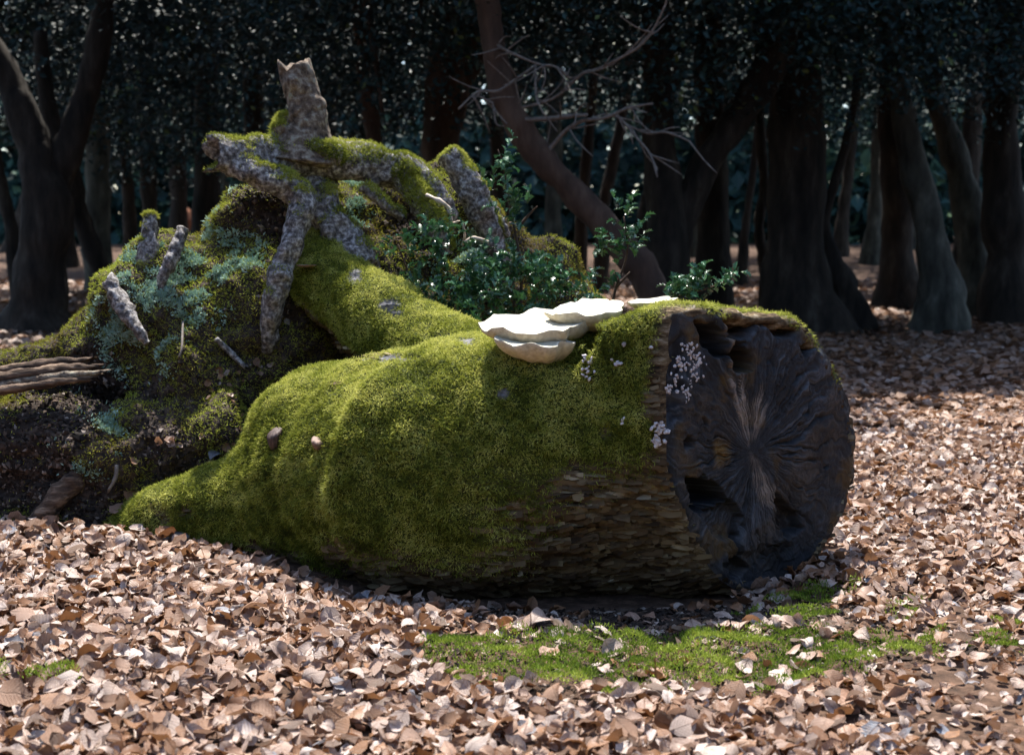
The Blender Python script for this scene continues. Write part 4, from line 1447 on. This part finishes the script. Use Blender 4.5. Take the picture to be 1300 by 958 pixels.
woodland_tree('bowed brown tree curving up out of the ground behind the trunk', 10.5, [
    [(862, yg(10.5), 64), (838, 400, 48), (818, 350, 41), (788, 308, 36), (742, 258, 35), (692, 206, 36), (656, 158, 34), (636, 105, 31), (626, 55, 29), (618, 0, 27), (604, -80, 22)]],
    'bark_brown', (X_(600, 10.5), 4.6, 2.4, 1.6, 1.9, 110, 80, 0.06, 2.55), twigs=[
    [(624, 52, 6), (645, 62, 5), (680, 83, 5), (700, 84, 4), (722, 92, 2)],
    [(680, 83, 5), (655, 103, 4.5), (630, 113, 4.5), (605, 122, 4), (582, 135, 3)],
    [(680, 84, 4), (681, 100, 4.5), (686, 122, 4), (690, 146, 2)],
    [(652, 152, 8), (690, 150, 8), (720, 152, 8), (744, 148, 6)],
    [(690, 200, 9), (718, 168, 7), (742, 156, 7), (768, 146, 6), (800, 134, 5), (828, 133, 3)],
    [(768, 146, 5), (790, 154, 4), (808, 170, 4), (824, 198, 4), (846, 226, 3)],
    [(646, 140, 6), (700, 124, 5), (740, 98, 5), (768, 86, 5), (800, 66, 5), (826, 40, 4), (846, 8, 3)],
    [(606, 121, 4), (620, 128, 3.5), (626, 138, 3.5), (634, 154, 3)],
    [(800, 160, 4), (824, 170, 4), (850, 172, 4), (880, 182, 3)]])
woodland_tree('dark thin trunk seen under the bowed tree', 21, [[(735, yg(21), 20), (738, 280, 15), (744, 210, 14), (752, 120, 12), (758, 0, 11)]], 'bark_tree', (X_(720, 21), 6.2, 3.4, 2.6, 3.2, 130, 60, 0.095, 2.9))
woodland_tree('thin trunk slanting beside the bowed tree', 23, [[(762, yg(23), 18), (768, 260, 15), (782, 190, 14), (796, 100, 12), (806, -20, 10)]], 'bark_tree', None)
woodland_tree('pale far trunk in the gap under the bowed tree', 30, [[(700, yg(30), 26), (702, 280, 20), (704, 180, 18), (706, 60, 16), (708, -20, 14)]], 'bark_pale', (X_(690, 30), 7.2, 4.2, 3, 3.8, 110, 50, 0.14, 3.4))
woodland_tree('dark tree with a thick limb slanting up away from the leaning brown one', 14, [
    [(848, yg(14), 84), (848, 370, 62), (846, 310, 52), (842, 240, 44), (838, 150, 40), (832, 40, 36), (828, -40, 30)],
    [(850, 330, 38), (872, 262, 38), (900, 205, 37), (940, 145, 38), (980, 85, 38), (1006, 20, 34), (1020, -50, 28)]],
    'bark_tree', (X_(840, 12.5), 4.5, 2.6, 2.0, 2.3, 170, 80, 0.07, 2.4))
woodland_tree('upright dark trunk behind the slanting limb', 17, [[(908, yg(17), 56), (906, 320, 42), (905, 220, 38), (902, 120, 36), (898, -20, 32)]], 'bark_tree', (X_(930, 17), 5.6, 3.0, 2.4, 3.0, 130, 70, 0.085, 2.8))
woodland_tree('thin wavy dark stem standing between two stout trunks', 18, [[(976, yg(18), 22), (972, 350, 15), (964, 290, 13), (970, 235, 12), (966, 180, 12), (962, 80, 11), (958, -30, 9)]], 'bark_tree', None)
woodland_tree('very thin far stem left of the wavy one', 26, [[(940, yg(26), 14), (946, 290, 10), (956, 220, 9), (962, 140, 8), (964, 0, 7)]], 'bark_tree', (X_(960, 26), 6.6, 3.6, 3, 3.4, 120, 55, 0.12, 3.0))
woodland_tree('stoutest dark tree, flared foot wrapped in old roots', 15, [
    [(1016, yg(15), 130), (1014, 370, 86), (1010, 300, 70), (1010, 200, 66), (1006, 100, 64), (1000, 0, 60), (996, -60, 54)],
    [(1088, 425, 60), (1074, 372, 40), (1056, 330, 26), (1046, 285, 14), (1060, 230, 12), (1074, 180, 11), (1088, 110, 10), (1094, 20, 8)]],
    'bark_tree', (X_(1040, 12.5), 4.6, 2.8, 2.2, 2.5, 180, 80, 0.07, 2.3), flare=1.35)
woodland_tree('dark trunk in the gap right of the stoutest tree', 19, [[(1142, yg(19), 56), (1140, 320, 42), (1138, 220, 40), (1134, 120, 38), (1130, -20, 34)]], 'bark_tree', (X_(1110, 19), 5.6, 3.2, 2.6, 3.0, 130, 70, 0.09, 2.9))
woodland_tree('grey mottled tree leaning back, mossy at its foot', 15, [[(1196, yg(15), 74), (1192, 360, 50), (1180, 290, 38), (1162, 220, 34), (1148, 155, 29), (1136, 80, 26), (1124, -30, 22)]],
              'bark_pale', (X_(1180, 14), 4.9, 2.8, 2.0, 2.5, 150, 80, 0.07, 2.4))
woodland_tree('slimmer grey tree bending beside the mottled one', 17, [[(1246, yg(17), 56), (1236, 330, 40), (1226, 250, 33), (1204, 175, 28), (1186, 115, 25), (1170, 30, 22), (1160, -40, 18)]],
              'bark_pale', (X_(1270, 16), 5.2, 3.0, 2.2, 2.8, 150, 75, 0.08, 2.5))
woodland_tree('thick shadowed trunk at the end of the row past the grey trees', 16, [[(1284, yg(16), 76), (1278, 320, 52), (1272, 210, 46), (1272, 90, 42), (1274, -40, 38)]], 'bark_tree', (X_(1330, 14), 4.8, 2.6, 2.2, 2.6, 130, 75, 0.07, 2.3))

# more of the wood deeper in, each a tree of its own
deep = [(-120, 26, 30, 'dim trunk beyond the left limb of the forked tree'), (78, 33, 26, 'dim pale trunk glimpsed between forked tree and slanting trunk'), (228, 36, 22, 'faint far trunk above the lichen shoulder of the bank'),
        (300, 33, 24, 'faint far trunk beside the dark one behind the stub'), (395, 27, 30, 'dim trunk directly behind the horizontal root'), (435, 34, 24, 'pale far trunk between root stub and slim reddish trunk'),
        (520, 30, 22, 'dim trunk between slim reddish trunk and stout brown tree'), (640, 35, 20, 'faint far trunk between stout brown tree and bowed tree'), (815, 32, 24, 'pale far trunk over the foot of the bowed tree'),
        (880, 37, 18, 'faint thin trunk under the slanting thick limb'), (1000, 30, 24, 'far trunk hidden behind the stoutest tree'), (1065, 38, 14, 'thin pale trunk in the bright gap by the stoutest tree'),
        (1108, 34, 18, 'thin dark trunk standing alone in the bright gap'), (1225, 31, 26, 'far trunk seen between the two grey leaning trees'), (1330, 25, 34, 'trunk beyond the thick shadowed end trunk'),
        (1420, 22, 40, 'stout trunk outermost past the grey trees'), (-220, 20, 40, 'stout trunk outermost past the forked tree'), (985, 40, 16, 'thin far trunk beside the wavy dark stem'),
        (1160, 42, 18, 'faint far trunk behind the grey mottled tree'), (20, 40, 22, 'faint far trunk left of the forked tree foot')]
for k, (px, d, w_, lab) in enumerate(deep):
    lean = rng.normal() * 18
    woodland_tree(lab, d, [[(px, yg(d), w_ * 1.4), (px + lean * 0.3, 270, w_), (px + lean, 150, w_ * 0.9), (px + lean * 1.4, 0, w_ * 0.8)]],
                  'bark_tree' if k % 3 else 'bark_pale', (X_(px, d), 7.0, 4.0, 3.2, 3.8, 90, 38, 0.17, 3.2 if px > 900 else 2.6), group='trunks deep in the wood', leafmat='far_leaf' if d > 30 else 'canopy')

# far-off wood closing the view
cl = []
for _ in range(2600):
    ang = rng.uniform(-0.62, 0.62)
    dd = rng.uniform(50, 64)
    z_ = 0.8 + 15 * rng.random() ** 1.3
    cl.append((np.array([math.sin(ang) * dd, math.cos(ang) * dd, z_]), 1.1 + 0.9 * rng.random()))
V, Q, tone = crown_mesh(cl, 0.62, 32, (0, -0.9, 0.4), 0.5)
obj('distant_wood', mesh_np('distant_wood', V, Q, {'tone': tone}, smooth=False), M['far_leaf'], None, 'dense dark green wood closing the view behind the trunks', 'wood', None, 'stuff')

# unseen ring of wood behind the viewer, added and sized to cut sky light
cl = []
for _ in range(1500):
    ang = rng.uniform(0.75, 2 * math.pi - 0.75)
    dd = rng.uniform(12, 19)
    cl.append((np.array([math.sin(ang) * dd, math.cos(ang) * dd, 0.8 + 6.5 * rng.random() ** 0.9]), 0.9 + 0.7 * rng.random()))
V, Q, tone = crown_mesh(cl, 0.5, 26, (0, 0, 0.3), 0.8)
obj('sky_blocking_wood', mesh_np('sky_blocking_wood', V, Q, {'tone': tone}, smooth=False), M['canopy'], None, 'unseen evergreen wood added behind the viewer to cut sky light', 'wood', None, 'stuff')

# ------------------------------------------------------------------ a pony grazing far off behind the bank
PD = 44.0
pc = at(236, 300, PD)
px0, pz0 = pc[0], float(gz(pc[0], PD))
lo = np.array([-0.7, -1.4, -0.05])
P = vol(lo, (0.7, 1.9, 1.75), 0.045)


def seg_(a, b, ra, rb):
    return capsule(P, np.array(a, float), np.array(b, float), ra, rb)


D = seg_((0, -0.35, 1.02), (0, 0.55, 0.98), 0.29, 0.27)
D = smin(D, seg_((0, -0.5, 1.08), (0, -0.2, 1.06), 0.26, 0.28), 0.12)
D = smin(D, seg_((0, 0.6, 1.05), (0.05, 1.15, 0.72), 0.2, 0.13), 0.1)
D = smin(D, seg_((0.05, 1.15, 0.7), (0.08, 1.38, 0.32), 0.12, 0.07), 0.05)
for sx in (-1, 1):
    D = smin(D, seg_((sx * 0.16, -0.5, 0.9), (sx * 0.17, -0.42, 0.62), 0.17, 0.10), 0.08)
    D = smin(D, seg_((sx * 0.17, -0.42, 0.62), (sx * 0.17, -0.58, 0.42), 0.09, 0.06), 0.04)
    D = smin(D, seg_((sx * 0.17, -0.58, 0.42), (sx * 0.17, -0.54, 0.03), 0.055, 0.055), 0.03)
    D = smin(D, seg_((sx * 0.14, 0.55, 0.85), (sx * 0.14, 0.55, 0.42), 0.12, 0.065), 0.06)
    D = smin(D, seg_((sx * 0.14, 0.55, 0.42), (sx * 0.14, 0.57, 0.03), 0.055, 0.055), 0.03)
    D = smin(D, seg_((0.05 + sx * 0.06, 1.08, 0.84), (0.05 + sx * 0.09, 1.04, 0.96), 0.04, 0.015), 0.02)
PV, PQ = surface_nets(D, lo, 0.045)
pony = thing('pony', 'chestnut pony seen from behind, far off between the trunks', 'pony', (px0, PD, pz0))
M['coat'] = mat_noise('chestnut_coat', [(0.3, (0.20, 0.075, 0.035)), (0.7, (0.32, 0.13, 0.065))], 6, 0.7, 0.1, 0.005)
M['tail'] = mat_noise('tail_hair', [(0.3, (0.10, 0.045, 0.025)), (0.7, (0.20, 0.10, 0.05))], 20, 0.7, 0.3, 0.01, (1, 1, 0.1))
part('body', mesh_np('body', PV + np.array([px0, PD, pz0]), PQ), M['coat'], pony)
V, Q = tube_np([np.array([px0, PD - 0.76, pz0 + 1.2]), np.array([px0, PD - 0.84, pz0 + 1.0]), np.array([px0 + 0.02, PD - 0.82, pz0 + 0.5])], [0.035, 0.08, 0.03], seg=8, sub=4)
part('tail', mesh_np('tail', V, Q), M['tail'], pony)
